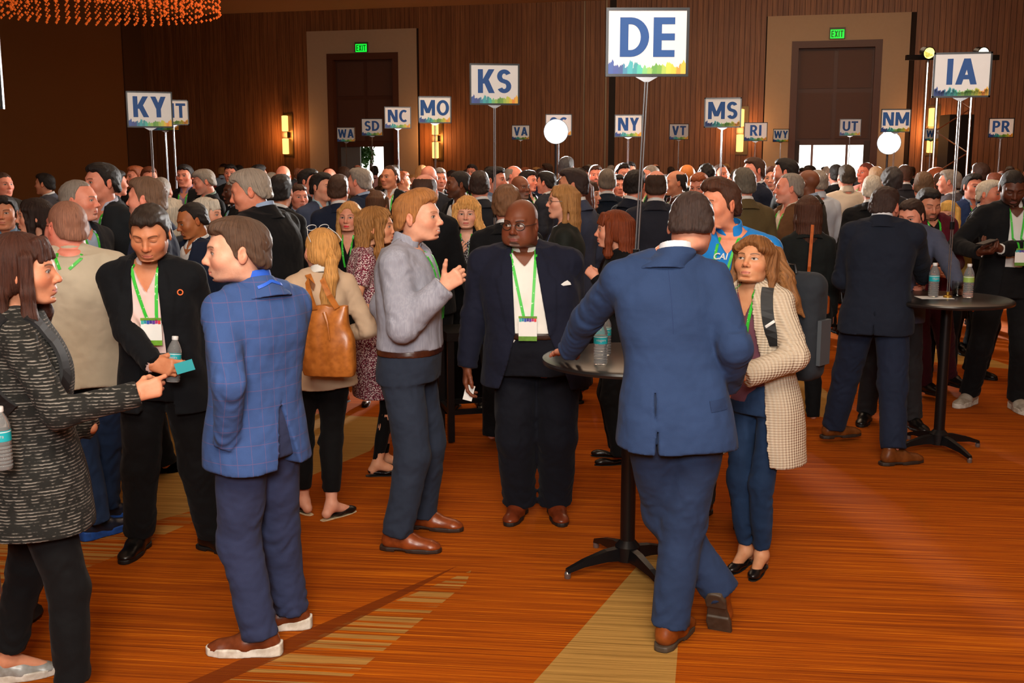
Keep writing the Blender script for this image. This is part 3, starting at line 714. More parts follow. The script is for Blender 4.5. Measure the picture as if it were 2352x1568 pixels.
        if collar: s.collar(.068 * s.sc * (.9 if s.sex == 'w' else 1) * (1.18 if s.hk == 'heavy' else 1), .812, .862, th=.005, back_only=True, tilt=.28, spread=.62, mat=mat or MC['plain'], col=col)
        xl, yl, Z = s.local(f)
        if not skip_open:
            if open_: zb = hem; g = np.interp(f.ax[2] / H, [hem, button, .80, .85], [bottom_gap if bottom_gap is not None else gap * 1.3, gap, top_gap, top_gap]).astype(np.float32)[None, None, :]
            else: g = np.interp(f.ax[2] / H, [hem, button - .045, button - .04, button, .81, .86], [.055, .001, -.01, -.002, top_gap, top_gap]).astype(np.float32)[None, None, :]
            if lapel:
                lw = np.interp(f.ax[2] / H, [button - .01, button + .02, .765, .768, .80, .84], [0, lapel * .6, lapel * 1.25, lapel * .8, lapel * .8, lapel * .4]).astype(np.float32)[None, None, :] * s.sc
                m = np.clip((np.abs(xl) - g) / .004 + 1, 0, 1) * np.clip((g + lw - np.abs(xl)) / .004, 0, 1) * (yl < 0); f.F = f.F - (.006 * m).astype(np.float32)
            d = np.maximum(np.maximum(np.abs(xl) - g, yl + .015), -(yl + max(s.ds) + .075)); f.F = np.maximum(f.F, -d.astype(np.float32))
        if vent:
            vw, vh, vx = vent; gv = vw * (1 - np.clip((Z - hem * H) / vh, 0, 1)); d = np.maximum(np.maximum(np.abs(xl - vx) - gv - .0015, -yl + .03), Z - hem * H - vh)
            f.F = np.maximum(f.F, -d.astype(np.float32))
        return s.mesh_obj(name, f, mat or MC['plain'], col)
    def trousers(s, col, mat=None, off=.013, waist=.60, cuff=None, loose=1.0, slim=1.0, name='trousers', wr=.004):
        lo, hi = s.bbox(0, waist * s.H, arms=False, legs=True); lo[2] = 0; hi[2] = waist * s.H + .01; f = Field(lo, hi, s.q['c'] * (1.0 if s.lod else 1.06))
        s.torso(f, .472, waist, off, k=.03)
        m = s.sc * (.5 + .5 * s.bw) * slim
        for n in 'LR':
            j = s.J[n]; cuffp = j['an'] - (j['an'] - j['kn']).normalized() * ((cuff or 0))
            f.cone(j['hip'] + Vector((0, 0, .03)), j['kn'], (.093 * m + off) * 1.0, (.060 * m + off) * loose, .03, wr=wr, wf=70)
            sh = (j['an'] - j['kn']).normalized(); e = j['an'] + sh * (.022 if not cuff else -cuff)
            f.cone(j['kn'], e, (.060 * m + off) * loose, (.052 * m if slim >= .95 else .040 * m) * loose + off, .03, flat=True, wr=wr * 1.3, wf=80, mid=.006 if slim < .95 else 0)
        s.folds(f, .0042, 15, 3); return s.mesh_obj(name, f, mat or MC['plain'], col)
    def skirt(s, col, mat, z0=.30, z1=.60, flare=.02, off=.014, name='skirt'):
        lo, hi = s.bbox(z0 * s.H, z1 * s.H, arms=False); f = Field(lo, hi, s.q['c']); s.torso(f, z0, z1, off, flare, fl_top=.50); s.folds(f, .002, 16)
        return s.mesh_obj(name, f, mat, col)
    def belt(s, col=rgb(60, 30, 18), z=.595):
        f = Field(*s.bbox((z - .012) * s.H, (z + .012) * s.H, arms=False), .006); s.torso(f, z - .009, z + .009, .019)
        o = link('belt', np_mesh('belt', *f.mesh()), s.root, MLEATHER, col); return o
    def body(s, bare_arms=False, bare_legs=False, bare_feet=False, hands='LR', chest=False):
        parts = []; rest = []
        V, Q = head_data(s.hk, s.q['h']); w = np.clip((-.075 - V[:, 2]) / .10, 0, 1); w = (w * w * (3 - 2 * w))[:, None]; parts.append((place(V, s.HM) * (1 - w) + place(V, s.NM) * w, Q)); rest.append(V)
        lo, hi = s.bbox(0, .86 * s.H, legs=True); lo[2] = 0; h = s.q['sk']
        if bare_arms or bare_legs or chest or bare_feet: h = min(h, .0075 if s.lod == 0 else .011)
        f = Field(lo, hi, h); s.torso(f, .50, .826, -.006 if h < .012 else -.012)
        m = s.sc * (.5 + .5 * s.bw) * (.84 if s.sex == 'w' else 1.0)
        ax = s.neck(-.15); f.cone(s.top - Vector((0, 0, .05)), ax, .062 * m, (.054 if s.sex == 'm' else .050) * s.sc * (1.15 if s.hk == 'heavy' else 1), .05)
        sk = -.003 if h < .012 else -.010
        for n in 'LR':
            j = s.J[n]; f.cone(s.top + Vector((0, 0, -.02)), j['sh'], .044 * m, .050 * m, .04); f.cone(j['sh'], j['el'], .053 * m + sk, .041 * m + sk, .03); f.cone(j['el'], j['wr'], .042 * m + sk, .027 * m, .015, mid=.003)
            f.cone(j['hip'], j['kn'], .088 * m + sk, .056 * m + sk, .03); f.cone(j['kn'], j['an'] - Vector((0, 0, .01)), .055 * m + sk, .036 * m, .02, mid=.006)
            if bare_feet or bare_legs:
                fd = Vector((math.sin(j['fy']), -math.cos(j['fy']), 0)); a = j['an'] - Vector((0, 0, .01)); f.cone(a, a - fd * .035 + Vector((0, 0, -.045)), .032, .028, .02)
                f.cone(a + Vector((0, 0, -.01)), j['an'] + fd * .13 + Vector((0, 0, -.070)), .034, .020, .02)
        V, Q = f.mesh(); parts.append((V, Q)); rest.append(np.tile([0., 9, 9], (len(V), 1)))
        for n in hands:
            j = s.J[n]
            if j['hide']: continue
            V, Q = hand_data(j['hd'], s.q['hd']); left = n == 'L'
            hsz = s.sc * (.88 if s.sex == 'w' else 1.0)
            M = hand_M(j['wr'], j['hdir'], j['palm'], False, hsz)
            # thumb side: mirror y when the frame's thumb would point the wrong way for this hand
            V2 = V.copy(); Q2 = Q
            if (n == 'L'): V2[:, 1] *= -1; Q2 = Q[:, ::-1]
            parts.append((place(V2, M), Q2)); rest.append(np.tile([0., 9, 9], (len(V), 1)))
        off = 0; VV = []; QQ = []
        for V, Q in parts: VV.append(V); QQ.append(Q + off); off += len(V)
        me = np_mesh('body', np.concatenate(VV), np.concatenate(QQ), attrs={'rest': np.concatenate(rest)})
        sm = SK[s.sm] if isinstance(s.sm, str) else s.sm
        s.body_o = link('body', me, s.root, sm, s.skin)
        if chest or bare_arms: s.G.append((parts[1][0], parts[1][1]))
        return s.body_o
    def hair(s, style, col, dz=0, scale=1.0, sc3=None):
        o = link('hair', hair_mesh(style, s.q['hr']), s.root, MHAIR, col); o.matrix_local = s.HM @ Matrix.Translation((0, 0, dz)) @ Matrix.Scale(scale, 4) @ Matrix.Diagonal((*(sc3 or (1, 1, 1)), 1))
        s.hair_o = o; return o
    def shoes(s, kind='dress', col=rgb(18, 14, 12), sole=rgb(12, 10, 9), h=None):
        up, so = shoe_mesh(kind, h or (.0055 if s.lod == 0 else .010))
        for n in 'LR':
            j = s.J[n]; M = Matrix.Translation(j['g'] + (Vector((0, 0, j['an'].z - .055 * s.H)) if j['an'].z > .07 * s.H else Vector())) @ Matrix.Rotation(j['fy'], 4, 'Z')
            if j['pitch'] or j['roll']:
                M = M @ Matrix.Translation((0, .0, .05)) @ Matrix.Rotation(R(j['pitch']), 4, 'X') @ Matrix.Rotation(R(j['roll']), 4, 'Y') @ Matrix.Translation((0, 0, -.05))
            M = M @ Matrix.Scale(s.sc * (.9 if s.sex == 'w' else 1.04), 4)
            o = link('shoe', up, s.root, MLEATHER, col); o.matrix_local = M; q = link('sole', so, o, MSOLE, sole)
    # ---- things worn on the surface of the clothes
    def bvh(s):
        V = np.concatenate([v for v, q in s.G]); o = 0; F = []
        for v, q in s.G: F.append(q + o); o += len(v)
        return BVHTree.FromPolygons([Vector(p) for p in V], [tuple(map(int, r)) for r in np.concatenate(F)])
    def surf(s, x, zf, back=False, eps=.003, bv=None, yaw=None):
        """point on the outermost cloth at lateral x, height zf*H, seen from the front (or back)"""
        bv = bv or s._bv; yy = float(np.interp(zf, ZF, s.yw)) if yaw is None else yaw; F, L = s.fw(yy), s.lf(yy); c = s.c_at(zf) + Vector((0, 0, zf * s.H)) + L * x
        d = F if not back else -F; hit = bv.ray_cast(c + d * .6, -d, 1.2)
        if hit[0] is None: return c + d * .1, d
        n = hit[1]; n = n if n.dot(d) > 0 else -n
        return hit[0] + d * eps, (n + d * .6).normalized()
    def strip(s, name, pts, width, mat, col=None, back=False, th=.003, eps=.003, parent=None, n=14, flags=None):
        s._bv = getattr(s, '_bv', None) or s.bvh(); P = []; N = []
        xs, zs = [p[0] for p in pts], [p[1] for p in pts]; tt = np.linspace(0, len(pts) - 1, n)
        for t in tt:
            p, nn = s.surf(float(np.interp(t, range(len(pts)), xs)), float(np.interp(t, range(len(pts)), zs)), back, eps); P.append(p); N.append(nn)
        return ribbon(name, P, N, width, th, mat, parent or s.root, col)
    def lanyard(s, badge=True, col=None, zb=.66, x0=.050, xb=.0, back=False, badge_col=None, z0=.828, w=.015):
        s._bv = s.bvh(); a = []
        for sd in (-1, 1):
            P = []; N = []
            neck = s.top + s.lf(s.yaw) * sd * .058 * s.sc + s.fw(s.yaw) * (-.02) + Vector((0, 0, .012)); 
            for t in np.linspace(0, 1, 14):
                x = sd * x0 * (1 - t) + (xb + sd * .022) * t; p, nn = s.surf(x, z0 + (zb - z0) * t, back, .004); P.append(p); N.append(nn)
            P.insert(0, neck); N.insert(0, (s.fw(s.yaw) * .3 + Vector((0, 0, 1))).normalized()); a.append((P, N))
        for P, N in a: ribbon('lanyard', P, N, w, .002, MLAN, s.root, None)
        if badge:
            p, nn = s.surf(xb, zb - .004, back, .022); F = s.fw(s.yaw) * (-1 if back else 1); badge_obj(s.root, p, F, badge_col or rgb(96, 150, 40))
    def glasses(s, col=(.02, .014, .012, 1)):
        V = MB(); 
        for sd in (-1, 1):
            P = [Vector((sd * .033 + .0225 * math.cos(a), -.094 - .004 * math.cos(a) * sd * -1, .001 + .0175 * math.sin(a))) for a in [i * math.pi / 7 for i in range(15)]]
            V.tube(P, .0016, 5, cap=False); V.tube([(sd * .055, -.092, .004), (sd * .078, -.06, .006), (sd * .082, .012, .006)], .0016, 5)
        V.tube([(-.011, -.097, .004), (0, -.101, .007), (.011, -.097, .004)], .0016, 5)
        o = V.build('glasses', MGLASSF, s.root, smooth=True); o.matrix_local = s.HM; return o
def ribbon(name, P, N, width, th, mat, parent, col=None):
    V = []; Q = []
    for i, (p, n) in enumerate(zip(P, N)):
        t = (P[min(i + 1, len(P) - 1)] - P[max(0, i - 1)]).normalized(); b = t.cross(n).normalized() * (width / 2); nn = Vector(n).normalized() * th
        V += [p - b, p + b, p + b + nn, p - b + nn]
    for i in range(len(P) - 1):
        for k in range(4): a, b = i * 4 + k, i * 4 + (k + 1) % 4; Q.append((a, b, b + 4, a + 4))
    Q += [(3, 2, 1, 0), tuple(range(len(V) - 4, len(V)))]
    me = bpy.data.meshes.new(name); me.from_pydata(V, [], Q); me.update(); return link(name, me, parent, mat, col)
MPAPER = plain('white_card', (.8, .8, .78, 1), .5); MCOL = glossy_ocol('painted_card', .5)
def badge_obj(parent, p, F, gc):
    z = Vector((0, 0, 1)); L = z.cross(-F).normalized(); M = Matrix(((L.x, -F.x, 0, p.x), (L.y, -F.y, 0, p.y), (0, 0, 1, p.z), (0, 0, 0, 1)))
    b = MB().box((0, 0, -.055), (.096, .003, .13)).build('badge', MPAPER, parent); b.matrix_local = M
    MB().box((0, -.002, .004), (.096, .002, .012)).build('badge_header', MCOL, b, col=rgb(110, 160, 40)); MB().box((0, -.002, -.108), (.096, .002, .024)).build('badge_footer', MCOL, b, col=gc)
    for i, c in enumerate([rgb(225, 60, 60), rgb(180, 40, 120), rgb(90, 50, 150), rgb(60, 40, 140), rgb(40, 80, 180), rgb(30, 150, 180), rgb(60, 180, 170)]):
        MB().box((-.039 + i * .013, -.002, -.010 + .002 * (i % 2)), (.012, .002, .018)).build('print_stripe', MCOL, b, col=c)
    return b
# ================================================================ the room
def mat_carpet():
    t = NT('carpet'); co = t.n('ShaderNodeTexCoord').outputs['Object']; x, y, z = t.xyz(co)
    # weft lines run nearly across the view, slightly falling to the right
    yy = t.math('ADD', y, t.math('MULTIPLY', x, .11))
    def streak(sx, sy, sc, seed):
        v = t.n('ShaderNodeCombineXYZ'); t.put(v.inputs[0], t.math('MULTIPLY', x, sx)); t.put(v.inputs[1], t.math('MULTIPLY', yy, sy)); v.inputs[2].default_value = seed
        return t.noise(v.outputs[0], sc, 4, .6)
    a = streak(.8, 68, 1, 0); b = streak(2.5, 230, 1, 5); c = streak(.35, 9, 1, 9)
    m = t.math('ADD', t.math('MULTIPLY', a, .62), t.math('MULTIPLY', b, .38))
    col = t.mix(t.ss(m, .38, .52), rgb(118, 50, 5), rgb(162, 76, 6)); col = t.mix(t.ss(m, .52, .64), col, rgb(206, 114, 16)); col = t.mix(t.math('MULTIPLY', t.ss(c, .50, .66), .38), col, rgb(112, 46, 4))
    tan = t.mix(t.ss(m, .35, .62), rgb(134, 98, 46), rgb(182, 138, 72))
    strp = t.ss(streak(.25, 17, 1, 3), .5, .515)
    tanM = None
    def poly(pts):
        P = [ground(*p) for p in pts]; cx = sum(p.x for p in P) / len(P); cy = sum(p.y for p in P) / len(P); r = None
        for i in range(len(P)):
            p, q = P[i], P[(i + 1) % len(P)]; nx, ny = -(q.y - p.y), (q.x - p.x); L = math.hypot(nx, ny); nx, ny = nx / L, ny / L
            if nx * (cx - p.x) + ny * (cy - p.y) < 0: nx, ny = -nx, -ny
            d = t.math('ADD', t.math('ADD', t.math('MULTIPLY', x, nx), t.math('MULTIPLY', y, ny)), -(nx * p.x + ny * p.y)); d = t.math('GREATER_THAN', d, 0.0)
            r = d if r is None else t.math('MULTIPLY', r, d)
        return r
    for pts in TAN: q = poly(pts); tanM = q if tanM is None else t.math('MAXIMUM', tanM, q)
    col = t.mix(tanM, col, tan)
    for pts in STRIPED: col = t.mix(t.math('MULTIPLY', poly(pts), t.math('MULTIPLY', strp, .85)), col, tan)
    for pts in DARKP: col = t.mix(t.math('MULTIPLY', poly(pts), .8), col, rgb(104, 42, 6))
    n = t.noise(co, 900, 2); t.bump(t.math('ADD', t.math('MULTIPLY', n, .6), t.math('MULTIPLY', b, .6)), .35, .004)
    return t.out(col, .95, Specular_IOR_Level=.1)
TAN = [[(1497, 1262), (1225, 1568), (1170, 1640), (1545, 1640), (1556, 1500), (1562, 1330)],
       [(-400, 1110), (250, 1225), (470, 1165), (700, 1098), (850, 1035), (905, 960), (560, 940), (-400, 900)],
       [(1600, 900), (2000, 980), (1900, 900), (1820, 780), (1650, 800)],
       [(2130, 830), (2352, 850), (2500, 900), (2500, 870), (2300, 800), (2150, 790)]]
STRIPED = [[(1092, 1285), (845, 1405), (440, 1568), (200, 1680), (700, 1640), (1070, 1340)],
           [(-300, 1240), (300, 1190), (600, 1130), (760, 1060), (420, 1215), (240, 1290), (-100, 1400)]]
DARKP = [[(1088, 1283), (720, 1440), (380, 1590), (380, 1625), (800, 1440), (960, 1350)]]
def mat_wood():
    t = NT('wood_slat'); oi = t.n('ShaderNodeObjectInfo'); co = t.n('ShaderNodeTexCoord').outputs['Object']
    r = oi.outputs['Random']; v = t.n('ShaderNodeVectorMath', operation='ADD'); t.put(v.inputs[0], t.vmul(co, (30, 30, 1.2)))
    cc = t.n('ShaderNodeCombineXYZ'); t.put(cc.inputs[0], t.math('MULTIPLY', r, 50.0)); t.put(v.inputs[1], cc.outputs[0])
    n = t.noise(v.outputs[0], 1, 4, .6); col = t.mix(t.ss(n, .3, .7), rgb(122, 72, 36), rgb(156, 100, 56)); col = t.mix(t.math('MULTIPLY', r, .35), col, rgb(96, 52, 22))
    return t.out(col, .5)
MWOOD = mat_wood(); MWOODD = plain('dark_wood', rgb(88, 46, 24), .5); MPLAS = plain('plaster_surround', rgb(190, 160, 130), .9); MGAP = plain('slat_joint', rgb(40, 22, 12), .9)
MCEIL = plain('ceiling_paint', rgb(196, 160, 128), .95); MBRN = plain('brown_wall_fabric', rgb(142, 92, 44), .9)
MB().box((0, 14, -.1), (44, 44, .2)).build('floor', mat_carpet(), kind='structure')
# back wall in its own frame: x along the wall, y away from the room
WY = -math.atan(.264); WM4 = Matrix.Translation((0, 29, 0)) @ Matrix.Rotation(WY, 4, 'Z'); WI = WM4.inverted()
def wallpt(px, py):
    o = WI @ Vector((0, 0, CAMH)); d = WI.to_3x3() @ raydir(px, py); p = o + d * (-o.y / d.y); return p.x, p.z
S0 = wallpt(328, 200)[0]; S1 = 17.0; HC_ = wallpt(458, 34)[1]
DOORS = []
for (sl, sr, st, fl, fr, ft, ol, or_, ot) in [((705, 960), 0, 70, 751, 917, 122, 778, 873, 325), ((1758, 2090), 0, 33, 1818, 2026, 93, 1835, 1985, 323)]:
    pass
def wp_(x, y): return wallpt(x, y)
D1 = dict(s0=wp_(706, 90)[0], s1=wp_(957, 90)[0], st=wp_(830, 69)[1], f0=wp_(752, 140)[0], f1=wp_(916, 140)[0], ft=wp_(833, 122)[1], o0=wp_(776, 340)[0], o1=wp_(876, 340)[0], ot=wp_(830, 328)[1])
D2 = dict(s0=wp_(1763, 60)[0], s1=wp_(2092, 60)[0], st=wp_(1930, 33)[1], f0=wp_(1819, 110)[0], f1=wp_(2027, 110)[0], ft=wp_(1925, 93)[1], o0=wp_(1836, 340)[0], o1=wp_(1984, 340)[0], ot=wp_(1900, 323)[1])
wall = MB()
xs = [S0 - .5, D1['f0'], D1['f1'], D2['f0'], D2['f1'], S1 + 1]
for i in (0, 2, 4): wall.box(((xs[i] + xs[i + 1]) / 2, .15, HC_ / 2), (xs[i + 1] - xs[i], .3, HC_))
for D in (D1, D2): wall.box(((D['f0'] + D['f1']) / 2, .15, (D['ft'] + HC_) / 2), (D['f1'] - D['f0'], .3, HC_ - D['ft']))
wb = wall.build('wall_back', MGAP, kind='structure'); wb.matrix_world = WM4
SW = .125; full = MB().box((0, -.012, HC_ / 2), (SW - .008, .024, HC_)).mesh('slat'); tops = {}
s = S0 + SW / 2
while s < S1:
    D = next((D for D in (D1, D2) if D['s0'] - SW * .5 < s < D['s1'] + SW * .5), None)
    if D is None: me = full
    else:
        k = round(D['st'], 2)
        if k not in tops: tops[k] = MB().box((0, -.012, (HC_ + D['st']) / 2), (SW - .008, .024, HC_ - D['st'])).mesh('slat')
        me = tops[k]
    link('slat', me, wb, MWOOD, loc=(s, 0, 0)); s += SW
def wchild(mb, name, mat, parent=None, kind=None, **kw):
    o = mb.build(name, mat, parent or None, kind=kind, **kw)
    if parent is None: o.matrix_world = WM4
    return o
# slim metal seams in the panelling
for i, px in enumerate((1342, 1392)):
    a = wp_(px, 200)[0]; wchild(MB().box((a, -.03, HC_ / 2), (.03 if i == 0 else .035, .02, HC_)), 'trim_%d' % (i + 1), plain('seam_metal', rgb(150, 130, 105), .4, .6), kind='structure')
a = wp_(1402, 200)[0]; wchild(MB().box((a + .05, -.026, HC_ / 2), (.16, .012, HC_)), 'trim_3', plain('dark_reveal', rgb(40, 30, 24), .8), kind='structure')
for i, D in enumerate((D1, D2)):
    # plaster surround
    m = MB(); T = D['st']
    for a, b, c, d in ((D['s0'], D['f0'], 0, T), (D['f1'], D['s1'], 0, T), (D['f0'], D['f1'], D['ft'], T)): m.box(((a + b) / 2, -.02, (c + d) / 2), (b - a, .06, d - c))
    wchild(m, 'trim_%d' % (4 + i), MPLAS, kind='structure')
    # door unit
    m = MB(); fw = .16; a, b, T = D['f0'], D['f1'], D['ft']
    for x0, x1, z0, z1 in ((a, a + fw, 0, T), (b - fw, b, 0, T), (a + fw, b - fw, T - fw, T)): m.box(((x0 + x1) / 2, .05, (z0 + z1) / 2), (x1 - x0, .22, z1 - z0))
    dr = wchild(m, 'door_%d' % (i + 1), MWOODD, kind='structure')
    a += fw; b -= fw; T -= fw; mid = (a + b) / 2; ot = D['ot']
    m = MB(); zm = (T + ot) / 2 + .1
    m.box((mid, .20, (T + ot) / 2), (b - a + .2, .05, T - ot + .2)); m.build('transom', MWOODD, dr)
    for x0, x1 in ((a, mid), (mid, b)):
        for z0, z1 in ((ot, zm), (zm, T)): MB().box(((x0 + x1) / 2, .165, (z0 + z1) / 2), (x1 - x0 - .10, .03, z1 - z0 - .10)).build('panel', plain('brown_panel', rgb(92, 54, 36), .6), dr)
    if D is D1:
        for x0, x1 in ((a - .12, D['o0']), (D['o1'], b + .12)): MB().box(((x0 + x1) / 2, .18, ot / 2), (x1 - x0, .06, ot)).build('leaf', plain('brown_leaf', rgb(70, 48, 38), .6), dr)
    else:
        MB().box(((D['o1'] + b + .12) / 2, .18, ot / 2), (b + .12 - D['o1'], .06, ot)).build('leaf', plain('brown_leaf', rgb(70, 48, 38), .6), dr)
        MB().box(((a - .12 + D['o0']) / 2, .18, ot / 2), (D['o0'] - a + .12, .06, ot)).build('leaf', plain('brown_leaf', rgb(70, 48, 38), .6), dr)
# foyer beyond the doors
MSKY = emit('daylight_sky', (1, .97, .9, 1), 2.6)
fo = MB().box((2, 4, 1.5), (30, .1, 6.0)).build('window_1', plain('foyer_wall', rgb(230, 225, 215), .9), kind='structure'); fo.matrix_world = WM4
def sky_pane(s0, s1, y=3.8):
    MB().box(((s0 + s1) / 2, y, 1.6), (s1 - s0, .03, 3.0)).build('pane', MSKY, fo)
sky_pane(D1['o0'] - 2.5, D1['o1'] + 2.2); sky_pane(D2['o0'] - 1.6, D2['o1'] + 1.6)
for x in (D1['o0'] + .2, D1['o0'] - .9, D2['o0'] + .3, D2['o0'] + 1.2, D2['o1'] + .4): MB().box((x, 3.7, 1.5), (.06, .08, 3.1)).build('window_frame', MWOODD, fo)
l = area('foyer_daylight', WM4 @ Vector((6, 2.2, 2.9)), WM4 @ Vector((6, 2, 0)), 6, 160, (1, .98, .92), sy=1.5)
la, lb = wp_(774, 350)[0], wp_(820, 350)[0]; gl = MB().box(((la + lb) / 2, .25, D1['ot'] / 2), (lb - la, .05, D1['ot'] + .1)).build('door_3', plain('grey_door_leaf', rgb(120, 122, 124), .5), kind='structure'); gl.matrix_world = WM4
rnd = random.Random(3); td = raydir(846, 350); tp_ = at(846, 350, 30.9 * 1.05); tr = empty('tree', (tp_.x, tp_.y, 0), 'green leafy tree seen through the open doorway under the small WA sign', 'tree')
m = MB(); m.tube([(0, 0, 0), (.05, 0, 1.2), (.1, 0, 2.6)], [.06, .05, .02], 7); m.build('trunk', MWOODD, tr)
m = MB()
for i in range(420):
    a, b, c = [rnd.gauss(0, 1) for _ in range(3)]; q = (a * .13 - .12, b * .13, 2.05 + c * .16); e = Vector([rnd.uniform(-1, 1) for _ in range(3)]).normalized() * .06; g = e.orthogonal().normalized() * .035
    p = Vector(q); m.add([p - e, p + g, p + e, p - g], [(0, 1, 2, 3)])
m.build('foliage', plain('leaf_green', rgb(60, 120, 40), .6), tr, kind='stuff')
# ceiling, side walls
MB().box((0, 14, HC_ + .1), (44, 44, .2)).build('ceiling', MCEIL, kind='structure')
c0 = WM4 @ Vector((S0, 0, 0)); lw = MB().box((.1, -16, HC_ / 2), (.2, 32, HC_)).build('wall_left', MBRN, kind='structure'); lw.matrix_world = Matrix.Translation(c0) @ Matrix.Rotation(WY, 4, 'Z') @ Matrix.Translation((-.2, 0, 0))
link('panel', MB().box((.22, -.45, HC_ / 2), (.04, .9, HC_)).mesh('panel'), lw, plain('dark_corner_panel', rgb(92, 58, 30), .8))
rw = MB().box((0, 0, HC_ / 2), (.2, 40, HC_)).build('wall_right', MBRN, kind='structure'); rw.matrix_world = Matrix.Translation(WM4 @ Vector((S1 - .3, -19, 0))) @ Matrix.Rotation(WY, 4, 'Z')
fr = MB().box((0, -7, HC_ / 2), (44, .2, HC_)).build('wall_front', MBRN, kind='structure')
def glyphs(txt, height, name, mat, parent, M, gap=.11, maxw=None):
    """bold sans capitals out of bars, slants and bows"""
    T, TY = .22, .175; V = []; F = []; X = 0.0
    def quad(a, b, c, d): n = len(V); V.extend([a, b, c, d]); F.append((n, n + 1, n + 2, n + 3))
    def rect(x0, y0, x1, y1): quad((X + x0, y0), (X + x1, y0), (X + x1, y1), (X + x0, y1))
    def par(x0, y0, x1, y1, w=.23): quad((X + x0 - w / 2, y0), (X + x0 + w / 2, y0), (X + x1 + w / 2, y1), (X + x1 - w / 2, y1))
    def arc(cx, cy, rx, ry, a0, a1, n=16):
        for i in range(n):
            p, q = R(a0 + (a1 - a0) * i / n), R(a0 + (a1 - a0) * (i + 1) / n)
            pt = lambda a, k: (X + cx + (rx - k * T) * math.cos(a), cy + (ry - k * TY) * math.sin(a))
            quad(pt(p, 1), pt(p, 0), pt(q, 0), pt(q, 1)) if a1 > a0 else quad(pt(q, 1), pt(q, 0), pt(p, 0), pt(p, 1))
    for ch_ in txt:
        if ch_ == 'I': w = T; rect(0, 0, T, 1)
        elif ch_ == 'T': w = .66; rect(0, 1 - TY, w, 1); rect(w / 2 - T / 2, 0, w / 2 + T / 2, 1)
        elif ch_ == 'E': w = .56; rect(0, 0, T, 1); [rect(0, y, w, y + TY) for y in (0, .42, 1 - TY)]
        elif ch_ == 'D': w = .76; rect(0, 0, T, 1); rect(0, 0, .3, TY); rect(0, 1 - TY, .3, 1); arc(.28, .5, w - .28, .5, -90, 90)
        elif ch_ == 'K': w = .72; rect(0, 0, T, 1); par(.24, .40, w - .13, 1, .26); par(w - .12, 0, .33, .58, .26)
        elif ch_ == 'Y': w = .72; par(w / 2, .42, .12, 1, .24); par(w / 2, .42, w - .12, 1, .24); rect(w / 2 - T / 2, 0, w / 2 + T / 2, .5)
        elif ch_ == 'S': w = .62; arc(w / 2, .71, w / 2, .29, 25, 285); arc(w / 2, .29, w / 2, .29, 105, -155)
        elif ch_ == 'M': w = .98; rect(0, 0, T, 1); rect(w - T, 0, w, 1); par(w / 2, .16, .13, 1, .25); par(w / 2, .16, w - .13, 1, .25)
        elif ch_ == 'N': w = .80; rect(0, 0, T, 1); rect(w - T, 0, w, 1); par(w - .15, 0, .15, 1, .27)
        elif ch_ == 'O': w = .84; arc(w / 2, .5, w / 2, .5, 0, 360, 28)
        elif ch_ == 'C': w = .70; arc(.40, .5, .40, .5, 52, 308, 22)
        elif ch_ == 'V': w = .76; par(w / 2, 0, .12, 1, .24); par(w / 2, 0, w - .12, 1, .24)
        elif ch_ == 'A': w = .80; par(.12, 0, w / 2, 1, .24); par(w - .12, 0, w / 2, 1, .24); rect(.22, .2, w - .22, .2 + TY)
        elif ch_ == 'W': w = 1.08; [par(a, b, c, d, .21) for a, b, c, d in ((.30, 0, .11, 1), (.30, 0, .54, .96), (.78, 0, .54, .96), (.78, 0, .97, 1))]
        elif ch_ in 'RP':
            w = .66 if ch_ == 'P' else .72; rect(0, 0, T, 1); rect(0, 1 - TY, .34, 1); rect(0, .38, .34, .38 + TY * .9); arc(.32, .69, .33, .31, -90, 90)
            if ch_ == 'R': par(w - .11, 0, .34, .46, .25)
        elif ch_ == 'U': w = .76; rect(0, .34, T, 1); rect(w - T, .34, w, 1); arc(w / 2, .36, w / 2, .36, 180, 360)
        elif ch_ == 'X': w = .72; par(.12, 0, w - .12, 1, .25); par(w - .12, 0, .12, 1, .25)
        X += w + gap
    W_ = X - gap; k = height; kx = k if not maxw else min(k, maxw / W_)
    m_ = MB(); m_.add([((x - W_ / 2) * kx, (y - .5) * k, (i // 4) * 2e-5) for i, (x, y) in enumerate(V)], F); return _fin(m_, name, mat, parent, M)
def _fin(m_, name, mat, parent, M):
    o = m_.build(name, mat, parent); o.matrix_local = M; return o
# exit signs
MG = emit('exit_green', (.01, 1.0, .05, 1), 1.1); MGD = emit('exit_letters', (0.0, .16, .01, 1), .6)
def text_obj(s, size, mat, parent, M, bold=.02, ext=.001, align='CENTER', col=None, name='lettering', sx=1.0, shear=0):
    cu = bpy.data.curves.new(name, 'FONT'); cu.body = s; cu.size = size; cu.align_x = align; cu.align_y = 'CENTER'; cu.offset = bold * size; cu.extrude = ext; cu.resolution_u = 4; cu.shear = shear
    tmp = bpy.data.objects.new('t', cu); C.objects.link(tmp); dg = bpy.context.evaluated_depsgraph_get(); me = bpy.data.meshes.new_from_object(tmp.evaluated_get(dg)); bpy.data.objects.remove(tmp)
    me.transform(Matrix.Diagonal((sx, 1, 1, 1))); me.materials.clear(); o = link(name, me, parent, mat, col); o.matrix_local = M; return o
RX = Matrix.Rotation(R(90), 4, 'X')
